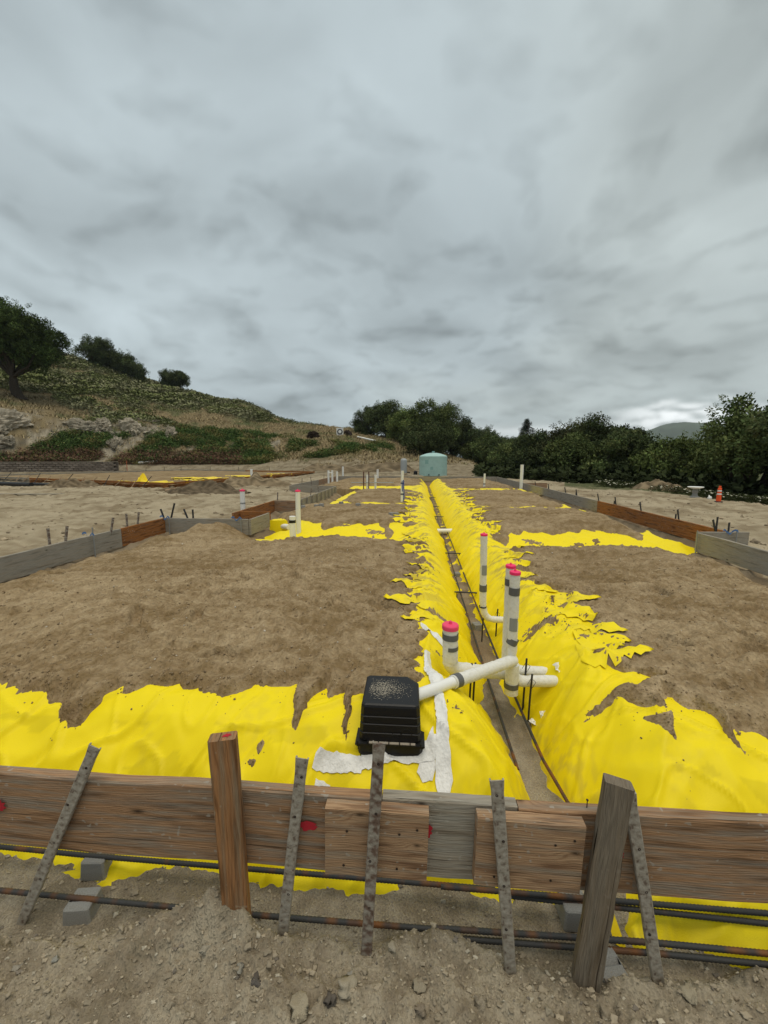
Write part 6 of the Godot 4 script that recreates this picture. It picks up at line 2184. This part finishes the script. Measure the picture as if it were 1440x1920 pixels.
func build_trees() -> void:
	var dk := Color(.068, .088, .038)
	var md := Color(.088, .115, .043)
	var lt := Color(.115, .15, .05)
	tree("oak_tree", "large dark oak on the hillside at the left picture edge", "hillside oaks", polar(-47.6, 74.0), 13.2, 13.5, 3, Color(.055, .082, .026), .2, 1.2)
	for q in [[-40.6, 112.0, 7.2, 9.0, 5, "left of the three dark oaks on the ridge behind the large oak"], [-38.9, 113.0, 6.6, 8.5, 6, "middle of the three dark oaks on the ridge"], [-37.2, 112.0, 5.4, 7.5, 7, "right of the three dark oaks on the ridge"], [-32.8, 112.0, 6.0, 8.0, 8, "lone small oak standing on the ridge line"]]:
		tree("oak_tree", q[5], "hillside oaks", polar(q[0], q[1], .6), q[2], q[3], q[4], dk, .02, 1.0)
	for q in [[-7.6, 70.0, 5.6, 5.5, 11, dk, "small dark oak at the left end of the middle clump"], [-4.4, 68.0, 6.6, 7.5, 12, dk, "dark round oak second from left in the middle clump"], [-1.6, 62.0, 6.2, 7.0, 13, lt, "lighter green oak in front of the middle clump"], [2.4, 60.0, 8.2, 8.5, 14, md, "tallest oak of the middle clump, above the green tank"], [1.2, 50.0, 4.6, 6.5, 17, dk, "low spreading oak directly behind the green tank"], [5.0, 64.0, 7.6, 6.5, 15, dk, "dark oak at the right end of the middle clump"]]:
		tree("oak_tree", q[6], "oaks of the middle clump", polar(q[0], q[1], .9), q[2] + .8, q[3] * 1.1, q[4], q[5], .0, 1.1)
	tree("oak_tree", "tiny distant oak on the skyline left of the middle clump", "far oaks", polar(-9.0, 112.0, .5), 3.6, 6.0, 18, dk, .1, .8)
	var words := ["first", "second", "third", "fourth", "fifth", "sixth", "seventh", "eighth", "ninth"]
	var k := 0
	for q in [[8.2, 84.0, 8.6, 10.0], [10.6, 92.0, 9.2, 11.0], [13.4, 88.0, 8.6, 11.0], [16.4, 80.0, 8.6, 10.0], [9.6, 62.0, 5.6, 8.0], [13.0, 60.0, 5.8, 8.0], [17.4, 58.0, 6.2, 8.0], [24.5, 62.0, 7.4, 9.0], [29.0, 70.0, 5.8, 8.0]]:
		tree("oak_tree", "%s oak from the left in the far wood right of the tank" % words[k], "oaks of the far wood", polar(q[0], q[1], .3), q[2], q[3], 30 + k, md if k % 3 == 1 else dk, .0, .9)
		k += 1
	for q in [[14.0, 44.0, 4.4, 6.5, 41, md, "low oak at the left end of the right row"], [16.6, 41.0, 4.8, 6.5, 42, dk, "dark oak second from left in the right row"], [20.9, 36.0, 5.9, 6.8, 43, Color(.052, .060, .028), "tallest brownish oak of the right row, behind the tall white pipe"], [24.0, 33.0, 5.2, 5.5, 44, dk, "dark oak right of the tallest one in the row"], [22.0, 30.0, 3.6, 5.5, 46, md, "low rounded oak in front of the right row"], [27.6, 31.0, 4.1, 5.4, 45, dk, "dark oak above the pale sand heap"], [31.6, 27.0, 3.3, 4.8, 47, lt, "lighter green oak right of the sand heap"], [34.6, 27.0, 3.4, 4.4, 48, md, "bushy oak behind the orange post"], [35.0, 35.0, 3.8, 5.5, 50, dk, "dark oak behind the bushy one at right"], [39.6, 23.5, 5.6, 5.2, 49, md, "tall oak at the right picture edge"], [43.5, 22.0, 6.2, 6.0, 51, dk, "oak partly cut off by the right picture edge"]]:
		tree("oak_tree", q[6], "oaks of the right row", polar(q[0], q[1], .2), q[2], q[3], q[4], q[5], .0, 1.2)
	tree("pine_tree", "dark pine rising above the far wood", "far pines", polar(14.9, 100.0), 13.4, 6.0, 60, Color(.022, .030, .016), .35, 1.2, true)
	tree("pine_tree", "small pine tip right of the taller pine", "far pines", polar(17.2, 105.0), 11.2, 3.4, 61, Color(.022, .030, .016), .3, 1.2, true)
	# understorey along the yard edge
	var g := RandomNumberGenerator.new()
	g.seed = 9
	var xf := []
	var cols := []
	for i in 2600:
		var az := g.randf_range(9.0, 60.0)
		var r := g.randf_range(24.0, 38.0) + (26.0 - az) * .28 if az < 30.0 else g.randf_range(20.0, 30.0)
		var p := polar(az, r)
		var edge := (27.5 if az < 20.0 else 26.0 - (az - 20.0) * .27)
		if r < edge + N1.get_noise_2d(p.x * .5, p.z * .5):
			continue
		var s := g.randf_range(.4, 1.1)
		xf.append(Transform3D(Basis(Vector3.UP, g.randf() * TAU).scaled(Vector3(s * 1.3, s, s * 1.3)), p + Vector3(0, s * .3, 0)))
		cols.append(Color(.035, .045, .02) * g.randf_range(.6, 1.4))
	var o := scatter("undergrowth", LEAF, M.leaf, xf, cols, self)
	o.set_meta("kind", "stuff")
	tag(o, "dark undergrowth below the right row of oaks", "shrubs")

func build_small_stones() -> void:
	var g := RandomNumberGenerator.new()
	g.seed = 21
	var big := [
		[-.191, -.913, .040, Color(.44, .39, .30), "pale angular stone upright among clods below the tall rusty stake"], [-.317, -.862, .048, Color(.43, .37, .27), "largest tan stone at the bottom edge"], [.019, -.949, .030, Color(.38, .33, .25), "oblong tan stone right of the tall rusty stake"], [-.19, -.952, .020, Color(.38, .36, .32), "small white grey stone above the angular one"], [.193, -.919, .026, Color(.36, .305, .225), "brown clod stone left of the mottled stake foot"], [-.067, -1.022, .022, Color(.42, .37, .29), "rounded stone close right of the tall rusty stake foot"], [-.889, -1.005, .026, Color(.26, .22, .17), "rounded grey brown stone below the rust streaked bar"], [.36, -.985, .018, Color(.42, .37, .29), "small stone right of the mottled stake foot"], [.821, -1.015, .032, Color(.42, .365, .27), "flat tan stone right of the leaning pale stake"], [.552, -.941, .030, Color(.36, .305, .225), "oblong brown stone below the grey post"], [-.647, -.952, .022, Color(.42, .38, .30), "small cream stone below the brown post"], [-.524, -.931, .018, Color(.36, .34, .29), "small round pale pebble stone right of the cream one"], [-1.109, -.905, .017, Color(.38, .37, .33), "pale oval stone at the lower left"], [.026, -.89, .022, Color(.28, .23, .17), "brown stone at the bottom edge under the oblong one"], [-1.235, -.895, .018, Color(.40, .37, .31), "white stone at the lower left edge"], [-.232, -.885, .034, Color(.15, .13, .11), "dark broken clod beside the largest tan stone"], [.387, -.926, .020, Color(.38, .33, .25), "small brown stone at the lower right of the mottled stake"], [-.46, -.90, .024, Color(.14, .125, .11), "dark grey stone left of the largest tan stone"]]
	for k in big.size():
		var b: Array = big[k]
		var y := dirt(b[0], b[1])
		var st := new_st()
		var me: ArrayMesh = rock_mesh(k + 40, .7, .42)
		var o := solo("stone", tint(me, b[3]), M.stone, b[4], "stone", Vector3(b[0], y + b[2] * .22, b[1]), "stones in the foreground dirt")
		o.scale = Vector3(b[2] * 1.25, b[2] * 1.0, b[2] * 1.05)
		o.rotation = Vector3(g.randfn() * .3, g.randf() * TAU, g.randfn() * .3)
	var xf := []
	var cols := []
	for i in 8000:
		var x := g.randf_range(-1.75, 1.5)
		var z := g.randf_range(-1.32, -.5)
		var crest := table(CREST, x)
		if z < crest - .08 and g.randf() < .72:
			continue
		var s := .0017 * exp(absf(g.randfn()) * .8)
		if s > .011:
			continue
		var v := g.randf()
		var c := Color(.33, .28, .205) if v < .86 else (Color(.43, .39, .31) if v < .95 else Color(.19, .165, .135))
		xf.append(Transform3D(Basis(Vector3(g.randfn(), g.randfn(), g.randfn()).normalized(), g.randf() * TAU).scaled(Vector3(s * 1.3, s * .9, s) * 2.0), Vector3(x, dirt(x, z) + s * .3, z)))
		cols.append(c * g.randf_range(.75, 1.2))
	var o := scatter("gravel", ROCKS[1], M.pebble, xf, cols, self)
	o.set_meta("kind", "stuff")
	tag(o, "small clods and gravel scattered over the foreground dirt", "gravel")
	xf = []
	cols = []
	for i in 15000:
		var x := g.randf_range(-3.6, 3.2)
		var z := -1.7 - 3.6 * pow(g.randf(), 1.3)
		if cover(x, z) < .04:
			continue
		var s := .0016 * exp(absf(g.randfn()) * .8)
		if s > .011:
			continue
		var w := g.randf()
		var c := Color(.27, .195, .115) if w < .62 else (Color(.38, .29, .185) if w < .95 else Color(.50, .45, .38))
		xf.append(Transform3D(Basis(Vector3(g.randfn(), g.randfn(), g.randfn()).normalized(), g.randf() * TAU).scaled(Vector3.ONE * s * 2.0), Vector3(x, sand(x, z) + s * .2, z)))
		cols.append(c * g.randf_range(.75, 1.2))
	for i in 26000:
		var x := g.randf_range(-2.6, 2.4)
		var z := g.randf_range(-5.0, -1.45)
		var c := cover(x, z)
		if c > .10 or c < -.14 or (c < 0.0 and g.randf() < .86):
			continue
		var s := .0017 * exp(absf(g.randfn()) * .75) * (1.0 if c > 0.0 else .75)
		if s > .011:
			continue
		var y := maxf(sand(x, z), barrier(x, z))
		if y < -.55:
			continue
		xf.append(Transform3D(Basis(Vector3(g.randfn(), g.randfn(), g.randfn()).normalized(), g.randf() * TAU).scaled(Vector3.ONE * s * 2.0), Vector3(x, y + s * .35, z)))
		cols.append(Color(.25, .18, .105) * g.randf_range(.7, 1.25))
	o = scatter("sand_grit", ROCKS[0], M.pebble, xf, cols, self)
	o.set_meta("kind", "stuff")
	tag(o, "small clods and grit on the sand fill", "gravel")
	xf = []
	cols = []
	for i in 5200:
		var az := g.randf_range(-62.0, 50.0)
		var r := 6.0 * pow(5.0, g.randf())
		var x := sin(deg_to_rad(az)) * r
		var z := -cos(deg_to_rad(az)) * r
		if inside(x, z) > -.15:
			continue
		if N3.get_noise_2d(x * .4, z * .4) < -.05 and g.randf() < .8:
			continue
		var s := .010 * exp(absf(g.randfn()) * .7)
		if s > .07:
			continue
		xf.append(Transform3D(Basis(Vector3(g.randfn(), g.randfn(), g.randfn()).normalized(), g.randf() * TAU).scaled(Vector3(s * 1.3, s * .8, s) * 1.7), Vector3(x, dirt(x, z) + s * .2, z)))
		cols.append(Color(.36, .29, .20) * g.randf_range(.6, 1.2))
	o = scatter("yard_stones", ROCKS[3], M.pebble, xf, cols, self)
	o.set_meta("kind", "stuff")
	tag(o, "loose stones and clods strewn over the graded yard", "gravel")

func tint(me: ArrayMesh, c: Color) -> ArrayMesh:
	var A := me.surface_get_arrays(0)
	var n: int = (A[Mesh.ARRAY_VERTEX] as PackedVector3Array).size()
	var cc := PackedColorArray()
	cc.resize(n)
	cc.fill(c)
	A[Mesh.ARRAY_COLOR] = cc
	A[Mesh.ARRAY_TEX_UV] = null
	A[Mesh.ARRAY_TANGENT] = null
	var out := ArrayMesh.new()
	out.add_surface_from_arrays(Mesh.PRIMITIVE_TRIANGLES, A)
	return out
